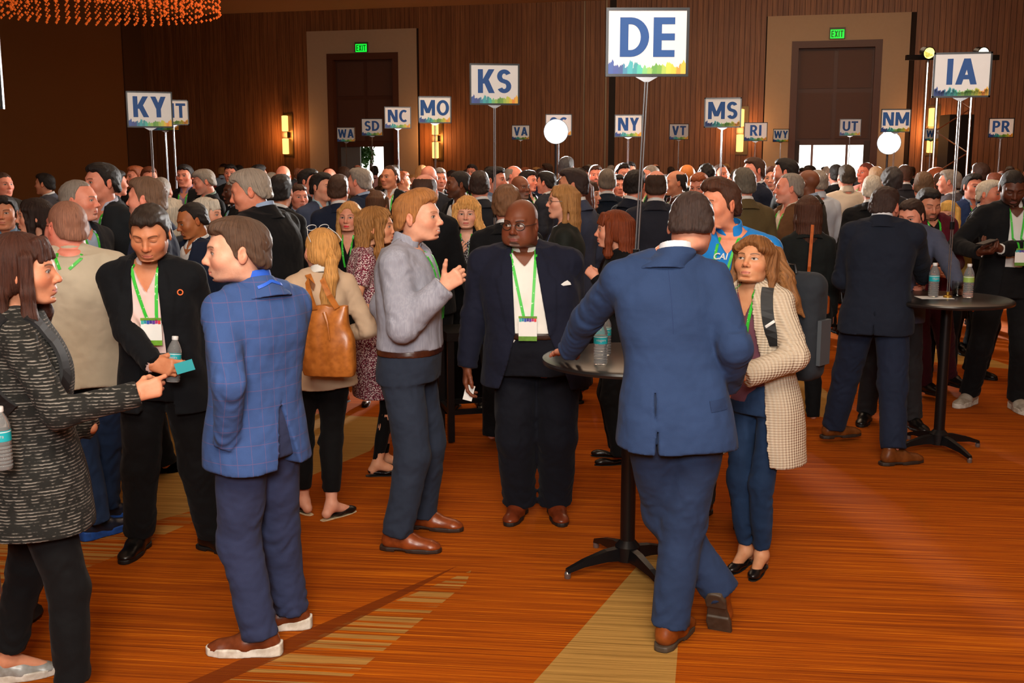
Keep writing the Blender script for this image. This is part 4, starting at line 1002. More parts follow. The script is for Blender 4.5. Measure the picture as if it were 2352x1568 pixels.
for (px, py), lab in (((833, 111), 'green lit EXIT sign over the doorway behind the SD sign'), ((1923, 79), 'green lit EXIT sign over the doorway behind the UT sign')):
    a, z = wp_(px, py); e = empty('exit_sign', (0, 0, 0), lab, 'exit sign', 'exit signs over the doors'); e.matrix_world = WM4 @ Matrix.Translation((a, -.08, z))
    MB().box((0, 0, .02), (.36, .05, .26)).build('housing', plain('exit_case', rgb(90, 80, 60), .5), e); MB().box((0, -.03, 0), (.31, .012, .20)).build('lit_face', MG, e)
    glyphs('EXIT', .15, 'lettering', MGD, e, Matrix.Translation((0, -.038, 0)) @ RX, maxw=.27)
# wall sconces
MSC = emit('sconce_glass', (1, .48, .13, 1), 2.4)
sc0 = None
for px, py, lab in ((661, 310, 'brass wall sconce with two lit tubes nearest the brown corner'), (1004, 318, 'lit wall sconce partly behind the MO sign pole'), (1701, 300, 'lit wall sconce behind the MS and RI signs'), (2138, 300, 'lit wall sconce behind the WI sign')):
    a, z = wp_(px, py); e = empty('wall_sconce', (0, 0, 0), lab, 'wall lamp', 'wall sconces'); e.matrix_world = WM4 @ Matrix.Translation((a, -.03, z))
    parts = [('backplate', MB().box((.04, 0, 0), (.28, .04, 1.15)), plain('sconce_brass', rgb(110, 84, 50), .35, .8)), ('bracket', MB().box((0, -.09, 0), (.16, .16, .15)), plain('sconce_bracket', rgb(70, 50, 34), .4, .5))]
    for zz in (-.30, .30): parts.append(('glass_tube', MB().lathe([(.05, -.21), (.085, -.20), (.085, .20), (.05, .21)], 16, (0, -.12, zz)), MSC))
    for n_, m_, mt in parts: m_.build(n_, mt, e, smooth=n_ == 'glass_tube')
    lp = bpy.data.lights.new('sconce_glow', 'POINT'); lp.energy = 26; lp.color = (1, .45, .15); lp.shadow_soft_size = .1
    lo = bpy.data.objects.new('sconce_glow', lp); C.objects.link(lo); lo.location = WM4 @ Vector((a, -.35, z))
# bead chandelier, top left
ch = empty('chandelier', at(205, 0, 13.0), 'large round chandelier of hanging orange glass beads, top left', 'chandelier'); cz = at(300, 56, 14.3).z; ch.location.z = cz
rnd = random.Random(5); V = []; F = []
oct_ = [(1, 0, 0), (-1, 0, 0), (0, 1, 0), (0, -1, 0), (0, 0, 1), (0, 0, -1)]; of = [(0, 2, 4), (2, 1, 4), (1, 3, 4), (3, 0, 4), (2, 0, 5), (1, 2, 5), (3, 1, 5), (0, 3, 5)]
for ring in range(4):
    r = 1.42 - ring * .20; n = int(2 * math.pi * r / .115)
    for i in range(n):
        a = 2 * math.pi * (i + ring * .5) / n
        for k in range(22):
            rr = .016 * rnd.uniform(.8, 1.2) * (1.25 if k == 0 else 1); p = (r * math.cos(a), r * math.sin(a), k * .070 + .01 * rnd.random()); b = len(V)
            V += [(p[0] + o[0] * rr, p[1] + o[1] * rr, p[2] + o[2] * rr) for o in oct_]; F += [tuple(b + j for j in f_) for f_ in of]
me = np_mesh('beads', np.array(V), np.array(F), smooth=False); MBEAD = plain('amber_bead', rgb(226, 92, 30), .25); MBEAD.node_tree.nodes['Principled BSDF'].inputs['Emission Color'].default_value = (1, .22, .03, 1); MBEAD.node_tree.nodes['Principled BSDF'].inputs['Emission Strength'].default_value = .14
link('bead_strings', me, ch, MBEAD, kind='stuff')
m = MB(); m.lathe([(1.5, 22 * .070), (1.5, 22 * .070 + .08), (.2, 22 * .070 + .10)], 40); m.build('ceiling_ring', MBLACK, ch, smooth=True); MB().tube([(0, 0, 1.58), (0, 0, HC_ - cz)], .03).build('stem', MBLACK, ch)
# ================================================================ state signs, tables, strobes
MSIGNW = plain('sign_white', (.80, .80, .80, 1), .35); MSIGNW.node_tree.nodes['Principled BSDF'].inputs['Specular IOR Level'].default_value = .3
MBLUE = plain('sign_blue', rgb(4, 76, 150), .6); MROD = plain('pole_steel', (.35, .35, .37, 1), .25, .9); MFRM = plain('sign_frame', (.02, .02, .022, 1), .3, .4)
strip_cols = [rgb(20, 70, 160), rgb(30, 60, 150), rgb(28, 64, 140), rgb(30, 130, 170), rgb(40, 170, 180), rgb(30, 150, 160), rgb(60, 190, 170), rgb(120, 200, 120), rgb(150, 200, 90), rgb(90, 160, 50), rgb(110, 170, 50), rgb(170, 200, 70), rgb(200, 210, 60), rgb(240, 200, 40), rgb(245, 150, 30), rgb(250, 190, 50)]
MSTR = [plain('sign_ink', c, .4) for c in strip_cols]
sign_me = {}
def sign_parts():
    if sign_me: return sign_me
    W, H = .385, .31
    m = MB()
    for z in (.006, H - .006): m.box((0, 0, z), (W, .022, .012))
    for x in (-W / 2 + .006, W / 2 - .006): m.box((x, 0, H / 2), (.012, .022, H))
    sign_me['frame'] = m.mesh('frame'); sign_me['panel'] = MB().box((0, 0, H / 2), (W - .016, .010, H - .016)).mesh('panel'); sign_me['strips'] = []
    rn = random.Random(11)
    for i in range(16):
        m = MB(); w = (W - .024) / 16
        for k in range(3):
            h = .026 + .030 * rn.random() + (.014 if i in (0, 4, 15) else 0); x = -(W - .024) / 2 + (i + (k + .5) / 3) * w
            m.add([(x - w * .22, -.0062, .012), (x + w * .22, -.0062, .012), (x + w * .25 + .002, -.0062, .012 + h * .8), (x + .001, -.0062, .012 + h), (x - w * .25, -.0062, .012 + h * .7)], [(0, 1, 2, 3, 4)])
        sign_me['strips'].append(m.mesh('printed_stroke'))
    m = MB(); m.add([(-.055, 0, .0), (.055, 0, 0), (.012, 0, -.024), (-.012, 0, -.024)], [(0, 1, 2, 3)]); m.add([(-.055, .012, .0), (.055, .012, 0), (.012, .012, -.024), (-.012, .012, -.024)], [(3, 2, 1, 0)]); m.add([(-.055, 0, 0), (-.012, 0, -.024), (-.012, .012, -.024), (-.055, .012, 0)], [(0, 1, 2, 3)]); m.add([(.055, 0, 0), (.012, 0, -.024), (.012, .012, -.024), (.055, .012, 0)], [(3, 2, 1, 0)])
    sign_me['bracket'] = m.mesh('bracket'); return sign_me
def sign(txt, px, ytop, ybot, d, yaw=0, roll=0, base=None, lab=None, foot='floor'):
    """px = centre of the panel; ytop/ybot its edges; d its distance"""
    P = sign_parts(); b = at(px, ybot, d); tz = at(px, ytop, d).z; k = (tz - b.z) / .31
    e = empty('state_sign', (b.x, b.y, 0), lab or ('white sign reading %s on a thin steel pole' % txt), 'sign', 'state signs on poles', rz=R(yaw))
    zp = Matrix.Translation((0, 0, b.z)) @ Matrix.Rotation(R(roll), 4, 'Y') @ Matrix.Scale(k, 4)
    for n_, mt in (('frame', MFRM), ('panel', MSIGNW), ('bracket', MROD)):
        o = link(n_, P[n_], e, mt); o.matrix_local = zp
    for me_, mt in zip(P['strips'], MSTR): o = link('printed_stroke', me_, e, mt); o.matrix_local = zp
    if txt: glyphs(txt, .178, 'lettering', MBLUE, e, zp @ Matrix.Translation((0, -.0064, .178)) @ RX, maxw=.335)
    z0 = 0.0 if foot == 'floor' else base.z; bx = 0 if base is None else base.x - b.x; by = .03 if base is None else base.y - b.y
    top = Vector((0, .0, b.z - .024 * k)); bot = Vector((bx, by, z0 + .01))
    r0 = Matrix.Rotation(-R(yaw), 3, 'Z'); bot2 = r0 @ bot
    for sx in (-.006, .006):
        MB().tube([top + Vector((sx, 0, 0)), bot2 + Vector((sx, 0, 0))], .0042 * k, 6).build('pole', MROD, e, smooth=True)
    pm = top.lerp(bot2, (top.z - 1.52) / (top.z - bot2.z)); MB().tube([pm, pm + Vector((0, 0, .05))], .016, 8).build('clamp', MBLACK, e)
    fm = MB().lathe([(.03, 0), (.03, .012), (.012, .018), (.012, .04)] if foot != 'floor' else [(.17, 0), (.17, .012), (.03, .03), (.012, .06)], 20).build('foot', MBLACK if foot == 'floor' else plain('brass', rgb(190, 150, 60), .3, .9), e, smooth=True); fm.location = (bot2.x, bot2.y, z0)
    return e
def table(px, py, lab, rot=0, r=.42, T=1.06):
    g = ground(px, py); e = empty('bar_table', g, lab, 'table', 'round black bar tables', rz=R(rot))
    m = MB(); m.lathe([(.0, T), (r - .02, T), (r, T - .008), (r + .004, T - .018), (r, T - .03), (r - .03, T - .036), (.05, T - .036)], 64); m.build('table_top', plain('table_laminate', (.012, .011, .011, 1), .28), e, smooth=True)
    MB().lathe([(.036, .07), (.036, T - .05), (.10, T - .04), (.10, T - .036)], 24).build('column', MBLACK, e, smooth=True)
    MB().lathe([(.05, .045), (.062, .05), (.062, .12), (.045, .14), (.036, .15)], 20).build('hub', MBLACK, e, smooth=True)
    for i in range(4):
        a = i * math.pi / 2 + .2; c, s_ = math.cos(a), math.sin(a); P = [(0, .085), (.12, .085), (.24, .065), (.33, .038)]
        m = MB(); pts = [Vector((c * x, s_ * x, z)) for x, z in P]; side = Vector((-s_, c, 0)); V = []; F = []
        for k, p in enumerate(pts):
            w = [.030, .026, .020, .016][k]; h = [.035, .026, .016, .010][k]; V += [p + side * w + Vector((0, 0, -h)), p - side * w + Vector((0, 0, -h)), p - side * w * .7 + Vector((0, 0, h)), p + side * w * .7 + Vector((0, 0, h))]
        for k in range(3):
            for j in range(4): q, r_ = k * 4 + j, k * 4 + (j + 1) % 4; F.append((q, r_, r_ + 4, q + 4))
        F += [(3, 2, 1, 0), (12, 13, 14, 15)]; m.add(V, F); lg = m.build('leg', MBLACK, e)
        MB().lathe([(.014, 0), (.016, .006), (.016, .026), (.010, .034)], 12, (c * .325, s_ * .325, 0)).build('glide', plain('glide_metal', (.3, .3, .3, 1), .3, .8), lg, smooth=True)
    return g, T
def mglass(name, col, rough=.02, ior=1.33, tw=1.0):
    t = NT(name); return t.out(col, rough, Transmission_Weight=tw, IOR=ior)
MPET = mglass('clear_plastic', (.97, .99, 1, 1), .0, 1.10, .84); MCAP = plain('white_cap', (.75, .75, .75, 1), .4); MLAB = plain('teal_label', rgb(28, 168, 180), .4); MWHT = plain('white_print', (.8, .8, .8, 1), .4)
def bottle(loc, lab, M=None, label_col=None, txt='niagara', s=1.0, group='water bottles'):
    e = empty('water_bottle', (0, 0, 0), lab, 'bottle', group); e.matrix_world = Matrix.Translation(loc) @ (M or Matrix()) @ Matrix.Scale(s, 4)
    pr = [(.020, 0), (.029, .004), (.031, .012)]
    for i in range(6): z = .016 + i * .0125; pr += [(.0318, z), (.0292, z + .005), (.0318, z + .010)]
    pr += [(.0315, .098), (.0315, .138), (.032, .142), (.030, .156), (.022, .176), (.0135, .192), (.0125, .198)]
    MB().lathe(pr, 32).build('shell', MPET, e, smooth=True); MB().lathe([(.0140, .196), (.0145, .198), (.0145, .210), (.0135, .213)], 20).build('cap', MCAP, e, smooth=True)
    lb = MB().lathe([(.0319, .1), (.0323, .1), (.0323, .136), (.0319, .136)], 32).build('label', MLAB if label_col is None else label_col, e, smooth=True)
    MB().lathe([(.0325, .130), (.0326, .1305), (.0326, .1325), (.0325, .133)], 24).build('label_band', MWHT, lb, smooth=True)
    if txt:
        tx = text_obj(txt, .0165, MWHT, lb, Matrix(), .012, ext=.0001); me_ = tx.data
        for v in me_.vertices: a = v.co.x / .0328; z = v.co.y + .118; v.co = (math.sin(a) * .0329, -math.cos(a) * .0329, z)
    return e
g1, T1 = table(1440, 1305, 'black round bar table under the DE sign beside the blue suited back', 12)
g2, T2 = table(2154, 1034, 'black round bar table under the IA sign holding two bottles', 5)
sign('DE', 1485, 18, 176, g1.y - .02, 0, base=g1 + Vector((0, 0, T1)), lab='largest white sign reading DE, rising over the blue suited man', foot='table')
sign('IA', 2206, 120, 224, g2.y - .05, -14, base=g2 + Vector((0, 0, T2)), lab='white sign reading IA on a pole at the right bar table', foot='table')
SG = [('KS', 1136, 146, 241, 8.9, 8), ('KY', 346, 210, 293, 9.6, 22), ('MT', 398, 229, 287, 14.0, 18), ('', 380, 248, 300, 15.5, 10), ('MO', 999, 221, 283, 13.0, 6), ('NC', 914, 245, 295, 16.6, 6), ('SD', 855, 272, 312, 20.4, 0), ('WA', 795, 292, 326, 24.5, 0),
      ('VA', 1196, 287, 321, 24.0, -6), ('SC', 1283, 262, 312, 17.5, 0), ('NY', 1443, 263, 315, 15.4, -5), ('VT', 1559, 284, 321, 22.0, 0), ('MS', 1659, 224, 293, 11.9, -12), ('RI', 1735, 281, 324, 18.2, -8), ('WY', 1793, 296, 326, 26.2, 0),
      ('UT', 1952, 273, 312, 20.2, -14), ('NM', 2056, 250, 304, 14.0, -12), ('WI', 2138, 295, 323, 26.0, -6), ('PR', 2298, 271, 316, 17.0, -12)]
for t_, x_, a_, b_, d_, yw in SG:
    lab = {'': 'white sign almost hidden behind the KY sign', 'MT': 'white sign half hidden behind KY, showing a T'}.get(t_)
    sign(t_, x_, a_, b_, d_, yw, lab=lab)
eds = at(-40, 250, 8.5); sign('', -97, 78, 250, 4.6, 4, lab='white sign cut off by the left edge, only its frame corner showing')
# strobes on light stands
for (px, py, d), lab in zip(STROBES, ('studio strobe firing from a stand below the SC sign', 'studio strobe firing from a stand below the NM sign')):
    p = at(px, py, d); e = empty('strobe_light', (p.x, p.y, 0), lab, 'studio light', 'strobes on stands at the back'); h = p.z
    tgt = (Vector((0, 0, CAMH)) - p).normalized(); q = tgt.to_track_quat('Z', 'Y').to_matrix().to_4x4(); Mh = Matrix.Translation((0, 0, h)) @ q
    o = MB().lathe([(.06, -.28), (.075, -.26), (.075, -.08), (.09, -.05), (.17, .06), (.175, .06)], 28, cap=False).build('housing', MBLACK, e, smooth=True); o.matrix_local = Mh
    o = MB().lathe([(.0, .045), (.160, .045), (.160, .055), (0, .055)], 28).build('flash_face', emit('flash_white', (1, 1, 1, 1), 30), e, smooth=True); o.matrix_local = Mh
    MB().tube([(0, .05, h - .08), (0, .05, .5)], .016, 8).build('stand_pole', MBLACK, e)
    for i in range(3): a = i * 2.094; MB().tube([(0, .05, .7), (.42 * math.cos(a), .05 + .42 * math.sin(a), .015)], .010, 6).build('leg', MBLACK, e)
    l = bpy.data.lights.new('strobe', 'AREA'); l.shape = 'DISK'; l.size = .3; l.energy = 650; l.color = (1, .97, .93); lo = bpy.data.objects.new('strobe', l); C.objects.link(lo)
    lo.location = p + tgt * .10; lo.rotation_euler = (-tgt).to_track_quat('Z', 'Y').to_euler()
# lighting truss with speaker, right
tp = at(2168, 300, 18.5); e = empty('lighting_truss', (tp.x, tp.y, 0), 'metal lighting truss with two small lamps behind the IA sign', 'truss'); zt = at(2168, 128, 18.5).z
for i, (dx, dy) in enumerate(((-.2, -.15), (.35, -.15), (-.2, .35), (.35, .35))): MB().tube([(dx, dy, 0), (dx, dy, zt)], .025, 8).build('chord', MCHROME, e, smooth=True)
z = .3; k = 0
while z < zt - .4:
    MB().tube([(-.2, -.15, z), (.35, -.15, z + .35)] if k % 2 == 0 else [(.35, -.15, z), (-.2, -.15, z + .35)], .012, 6).build('brace', MCHROME, e); z += .35; k += 1
MB().box((.1, .1, zt - .02), (1.5, .08, .08)).build('crossbar', MBLACK, e)
for x, cc in ((-.35, (1, .8, .15, 1)), (.52, (1, .95, .6, 1))):
    o = MB().lathe([(.02, -.16), (.085, -.12), (.085, .08), (.10, .10)], 16).build('lamp_can', MBLACK, e, smooth=True); o.matrix_local = Matrix.Translation((x, .0, zt + .05)) @ Matrix.Rotation(R(100), 4, 'X')
    o2 = MB().lathe([(.0, .095), (.085, .095), (.085, .10)], 16).build('lens', emit('lamp_lens', cc, 6), o, smooth=True)
spk = at(2196, 300, 19.6); MB().box((0, 0, 1.35), (.42, .45, 2.7)).build('speaker', MBLACK, tag(empty('loudspeaker', (spk.x, spk.y, 0)), 'tall black loudspeaker column in front of the truss foot', 'loudspeaker'))
# things on the tables
tt = g1 + Vector((0, 0, T1)); g = at(1379, 838, g1.y - .22); bottle((g.x, g.y, T1), 'water bottle with teal label at the near edge of the DE table')
g = at(1388, 812, g1.y + .02); bottle((g.x, g.y, T1), 'water bottle standing behind the other on the DE table')
g = at(2143, 686, g2.y + .02); bottle((g.x, g.y, T2 + .002), 'teal labelled water bottle on a white paper on the IA table', s=1.08); c = MB().box((g.x + .0, g.y - .02, T2 + .001), (.22, .14, .002)).build('paper_sheet', MPAPER); tag(c, 'white paper sheet under a bottle on the IA table', 'paper')
g = at(2222, 690, g2.y - .02); bottle((g.x, g.y, T2), 'water bottle with white and green label by the glass', label_col=plain('lime_label', rgb(150, 180, 90), .4), txt='PURE' and None, s=1.08)
g = at(2199, 672, g2.y + .12); gl_ = MB().lathe([(.028, 0), (.031, .002), (.037, .10), (.035, .10), (.029, .006), (.0, .006)], 24).build('drinking_glass', mglass('tumbler_glass', (.95, .97, .98, 1), .0, 1.45), smooth=True, loc=(g.x, g.y, T2)); tag(gl_, 'clear drinking glass held on the right bar table', 'glass')
# bar stool behind the bald man
g = ground(1078, 1000); e = empty('bar_stool', g, 'black bar stool frame standing behind the bald man', 'stool', rz=R(15))
MB().box((0, 0, .76), (.40, .40, .06)).build('seat', MBLACK, e)
for sx in (-1, 1):
    for sy in (-1, 1): MB().box((sx * .17, sy * .17, .38), (.045, .045, .74)).build('leg', MBLACK, e)
for sx, sy, dx, dy in ((0, -1, .32, .03), (0, 1, .32, .03), (1, 0, .03, .32), (-1, 0, .03, .32)): MB().box((sx * .17, sy * .17, .22), (dx, dy, .035)).build('stretcher', MBLACK, e)
# ================================================================ people in the foreground
def ztop(x, y, Y): return at(x, y, Y).z
SUN = None
def tote_bag(): pass
def lathe_none(): pass
BLK = rgb(20, 20, 22); NAVY = rgb(26, 28, 42)
# --- man in black suit and pink shirt, holding a bottle
b = ground(400, 1288); b.z = 0; d = b.y
p = Person(b, H=ztop(345, 463, d - .1) + .0, yaw=2, hy=4, hp=20, hs=1.09, bw=1.10, lean=(-.03, -.04), hip=(.0, 0), head=at(345, 537, d - .13) - b, skin=rgb(206, 136, 98), hf=.05,
           sm=skin('skin_downcast', closed=1, brow=rgb(50, 34, 26), beard=(rgb(90, 60, 44), .25, 'full')), label='man in black suit and pale pink shirt looking down, holding a bottle',
           arms={'R': dict(wp=(350, 836, d - .36), pole=(1.1, -.45, -.6), hand=('grip', (-.85, .25, -.12), (-.4, -.75, -.2))), 'L': dict(w=(.16, .0, .95), pole=(.3, -1, 0), hide=True)},
           legs={'R': dict(fp=(322, 1262), yaw=-6), 'L': dict(fp=(488, 1262), yaw=62)})
p.body(); p.hair('thick', rgb(44, 34, 28)); p.shirt(rgb(236, 205, 200), vneck=.075, flare=0); p.jacket(rgb(17, 19, 23), open_=True, gap=.062, top_gap=.062, bottom_gap=.085, button=.60, hem=.44, lapel=.06, flare=.02)
p.trousers(rgb(15, 15, 17), loose=1.18); p.belt(rgb(20, 14, 12)); p.shoes('dress', rgb(14, 13, 13)); p.lanyard(zb=.70, x0=.062, xb=.018, badge_col=rgb(110, 170, 40)); 
pt, nn = p.surf(.155, .765, eps=.002, bv=p._bv); o = MB().lathe([(.010, 0), (.014, .0), (.015, .002), (.014, .004), (.010, .004), (.009, .002)], 20, cap=False).build('lapel_pin', plain('orange_enamel', rgb(240, 110, 40), .4), p.root, smooth=True); o.matrix_local = Matrix.Translation(pt) @ Vector(nn).to_track_quat('Z', 'Y').to_matrix().to_4x4()
bl = at(397, 878, d - .325); bottle(bl, 'half hidden water bottle held in the hand of the pink shirted man', Matrix.Rotation(R(4), 4, 'Y') @ Matrix.Rotation(R(-6), 4, 'X'))
cd = MB().box((0, 0, 0), (.085, .002, .050)).build('business_card', plain('teal_card', rgb(60, 178, 188), .4)); cd.matrix_world = Matrix.Translation(at(424, 842, d - .40)) @ Matrix.Rotation(R(-16), 4, 'Y'); tag(cd, 'small teal card pinched against the held water bottle', 'card')
# --- man in blue checked blazer, profile left
b = ground(618, 1498); b.z = 0; d = b.y
p = Person(b, H=ztop(540, 497, d) + .005, yaw=-134, tw=-12, hy=-72, hp=2, hs=1.12, bw=1.0, lean=(.0, .01), hip=(-.01, 0), head=at(545, 580, d - .03) - b, skin=rgb(222, 168, 142), hf=.05, belly=.03,
           sm=skin('skin_fair', brow=rgb(90, 62, 46), beard=(rgb(120, 80, 60), .28, 'full')), label='man in blue checked blazer seen in left profile, hand in pocket',
           arms={'L': dict(wp=(522, 1012, d - .18), pole=(.45, -1, -.1), hand=('flat', (.1, .35, -1), (-1, 0, 0)), hide=True), 'R': dict(w=(.10, .20, .93), pole=(.3, -1, 0), hide=True)},
           legs={'L': dict(fp=(598, 1500), yaw=32, f=(0, 0)), 'R': dict(fp=(668, 1440), yaw=36)})
p.body(); p.hair('short', rgb(84, 62, 48)); p.shirt(rgb(50, 100, 215), arms=''); p.jacket(rgb(62, 88, 142), MC['check'], hem=.452, vent=(.062, .26, .0), button=.60, flare=.030, off=.022)
p.trousers(rgb(52, 60, 92), loose=1.16); p.shoes('sneaker', rgb(118, 58, 30), rgb(226, 220, 208)); p.strip('collar_band', [(-.06, .85), (0, .862), (.06, .85)], .012, plain('royal_blue', rgb(40, 100, 220), .6), back=True)
# --- blue suited man from behind, leaning on the table
b = ground(1540, 1482); b.z = 0; d = b.y
p = Person(b, H=ztop(1585, 450, d + .25) + .05, yaw=178, hy=168, hp=26, hs=1.12, bw=1.06, lean=(-.04, .14), hip=(.0, 0), head=at(1588, 520, d + .20) - b, skin=rgb(214, 150, 124), hf=.08,
           label='man in blue suit seen from behind, leaning over the bar table',
           arms={'L': dict(wp=(1292, 826, d + .62), pole=(1, -.4, .3), hand=('flat', (.3, 1, -.2), (0, 0, -1))), 'R': dict(wp=(1672, 880, d + .12), pole=(.15, -1, -.2), hand=('relaxed', None, None))},
           legs={'R': dict(fp=(1537, 1478), yaw=-28), 'L': dict(an=tuple(at(1652, 1352, d + .12)), yaw=-22, pitch=60, pole=(.8, .7))})
p.body(); p.hair('tall', rgb(58, 44, 40)); p.shirt(rgb(225, 228, 235), vneck=0); p.jacket(rgb(46, 66, 104), hem=.455, skip_open=True, lapel=0, vent=(.004, .24, .09), flare=.035, amp=.0045, off=.024)
p.trousers(rgb(42, 58, 90), loose=1.16); p.shoes('dress', rgb(132, 66, 24), rgb(74, 62, 50))
for sd in (-1, 1): p.strip('seam', [(sd * .0 , .83), (sd * .004, .70)], .002, plain('seam_thread', rgb(30, 50, 92), .9), back=True, th=.001, eps=.001) if sd > 0 else None
p.strip('pocket_flap', [(-.185, .555), (-.12, .552)], .045, MC['plain'], col=rgb(42, 60, 96), back=True, th=.004, eps=.001, n=6)
# --- bald man in dark navy suit
b = ground(1232, 1188); b.z = 0; d = b.y
p = Person(b, H=ztop(1195, 447, d) + .0, yaw=-4, hy=-22, hp=4, hk='heavy', hs=1.12, bw=1.37, belly=.09, lean=(-.07, -.03), head=at(1196, 515, d - .09) - b, skin=rgb(112, 62, 40), hf=.05,
           sm=skin('skin_deep', brow=rgb(20, 12, 10), lip=(.30, .10, .09), beard=(rgb(112, 100, 94), .7, 'goatee'), gaze=(-1.4, 0), lipk=.6), label='bald bearded man in glasses and dark navy suit facing the camera',
           arms={'R': dict(wp=(1068, 868, d - .05), pole=(.4, -1, -.1), hand=('relaxed', (.1, .1, -1), (-.9, -.2, 0))), 'L': dict(w=(.17, .03, .95), pole=(.3, -1, 0))},
           legs={'R': dict(fp=(1192, 1182), yaw=-12), 'L': dict(fp=(1276, 1182), yaw=12)})
p.body(); p.shirt(rgb(232, 230, 224), vneck=.042); p.jacket(rgb(24, 27, 44), open_=True, gap=.088, top_gap=.064, bottom_gap=.19, button=.60, hem=.435, lapel=.075, flare=.03, off=.024)
p.trousers(rgb(17, 19, 28), loose=1.28); p.belt(rgb(44, 22, 14)); p.shoes('dress', rgb(112, 48, 22), rgb(30, 20, 14)); p.lanyard(zb=.655, x0=.066, xb=-.01); p.glasses()
pt, nn = p.surf(.20, .738, eps=.003, bv=p._bv); m = MB(); m.add([(-.032, 0, 0), (.032, 0, .010), (.028, -.004, .022), (.012, -.004, .034), (-.004, -.003, .026), (-.030, -.003, .006)], [(0, 1, 2, 3, 4, 5)]); m.add([(-.032, .006, 0), (.032, .006, .010), (.032, 0, .010), (-.032, 0, 0)], [(0, 1, 2, 3)]); o = m.build('pocket_square', MPAPER, p.root, loc=pt)
cd = MB().box((0, 0, 0), (.05, .002, .085)).build('paper_slip', MPAPER); cd.matrix_world = Matrix.Translation(at(1077, 902, d - .08)) @ Matrix.Rotation(R(14), 4, 'Y'); tag(cd, 'small white slip held low in the bald man\'s hand', 'paper')
# --- man in grey linen shirt, profile right
b = ground(955, 1238); b.z = 0; d = b.y
p = Person(b, H=ztop(958, 430, d) + .0, yaw=78, tw=0, hy=74, hp=-2, hs=1.12, bw=1.06, lean=(-.02, 0), hip=(-.03, 0), head=at(960, 500, d) - b, skin=rgb(228, 168, 140), belly=.03, hf=.05,
           sm=skin('skin_ruddy', brow=rgb(150, 96, 60), smile=1, browk=.5), label='sandy haired man in grey linen shirt talking with a raised thumb',
           arms={'R': dict(wp=(1018, 660, d - .25), pole=(.3, -.5, -1), hand=('thumb', (0, .80, .6), (-.9, .1, .1))), 'L': dict(w=(.05, -.05, 1.0), pole=(.3, -1, 0), hide=True)},
           legs={'R': dict(fp=(915, 1262), yaw=2), 'L': dict(fp=(972, 1212), yaw=-2)})
p.body(); p.hair('tall', rgb(168, 112, 62)); p.shirt(rgb(164, 166, 180), MC['linen'], off=.024, hem=.562, amp=.005, loose=1.22, flare=.01, wr=.006); p.belt(rgb(70, 34, 20), z=.556)
p.trousers(rgb(42, 50, 66), waist=.585, loose=1.15); p.shoes('dress', rgb(140, 66, 28), rgb(46, 28, 18)); p.lanyard(badge=False, zb=.64, xb=.04)
# --- long haired woman in cream cardigan
b = ground(1735, 1296); b.z = 0; d = b.y
p = Person(b, H=ztop(1735, 535, d) + .02, sex='w', yaw=-42, tw=5, hy=-32, hp=-14, hs=1.10, bw=1.04, lean=(-.06, 0), head=at(1732, 603, d - .02) - b, skin=rgb(206, 148, 110),
           sm=skin('skin_olive_lady', brow=rgb(60, 40, 28), lip=(.55, .20, .17), gaze=(-.5, 1.2), lipk=.5), label='woman in long cream knit cardigan and jeans looking up',
           arms={'L': dict(wp=(1716, 862, d - .28), pole=(1, -.6, -.5), hand=('relaxed', (-.9, .45, .1), (0, -1, 0))), 'R': dict(w=(.10, .22, 1.0), pole=(.6, -.6, -.4))},
           legs={'L': dict(fp=(1748, 1308), yaw=20, f=(0, 0)), 'R': dict(fp=(1712, 1296), yaw=10)})
p.body(bare_feet=True, chest=True); p.hair('longstraight', rgb(128, 84, 46), sc3=(1.10, 1.22, 1.02)); p.shirt(rgb(112, 70, 84), collar=False, vneck=.085, off=.008, hem=.50, flare=.004, placket=False, arms='')
p.trousers(rgb(30, 50, 80), MC['denim'], slim=.82, off=.008, cuff=.02, waist=.56); p.shoes('flat', rgb(16, 14, 15))
p.jacket(rgb(206, 190, 168), MC['knit'], open_=True, gap=.085, top_gap=.050, bottom_gap=.15, button=.60, hem=.33, lapel=.05, flare=.018, off=.026, loose=1.25, collar=False, name='cardigan', amp=.005)
p.lanyard(badge=False, zb=.66, x0=.055, xb=-.02); bk = p
f = Field((-.1, -.35, 1.0), (.45, .35, 1.6), .004); q_ = [at(1778, 585, d + .05) - b, at(1803, 640, d + .0) - b, at(1822, 690, d - .03) - b, at(1846, 728, d - .03) - b]
for i in range(3): f.cone(q_[i], q_[i + 1], [.046, .044, .034][i], [.044, .034, .006][i], .02)
X, Y, Z = f.grid((slice(None),) * 3); f.F = f.F + (.0025 * np.sin((X * .85 + Z * .5) * 260 + 3 * np.sin(Z * 22 + Y * 30))).astype(np.float32); link('hair_lock', np_mesh('hair', *f.mesh()), p.root, MHAIR, rgb(134, 90, 50))
# backpack of the cardigan woman
F, L = p.fw(p.yaw), p.lf(p.yaw); c = b + p.c_at(.7) - F * .24 + L * .05; e = empty('backpack', (c.x, c.y, .95), 'dark grey backpack worn by the woman in the cream cardigan', 'backpack', rz=p.yaw)
f = Field((-.22, -.16, -.08), (.22, .22, .52), .009); f.box((0, .02, .22), (.155, .085, .26), rad=.06); f.box((0, .115, .14), (.125, .035, .14), k=.03, rad=.03); f.cone((-.1, .02, .44), (.1, .02, .44), .05, .05, .04); X, Y, Z = f.grid((slice(None),) * 3); f.F = f.F + (.003 * n3(X, Y, Z, 22)).astype(np.float32)
MPACK = MC['plain']; link('pack_body', np_mesh('pack', *f.mesh()), e, MPACK, rgb(40, 44, 50)); MB().box((0, .155, .275), (.23, .006, .010)).build('zip', MBLACK, e); MB().tube([(-.03, -.03, .49), (-.02, -.03, .53), (.02, -.03, .53), (.03, -.03, .49)], .009, 6).build('grab_handle', MBLACK, e)
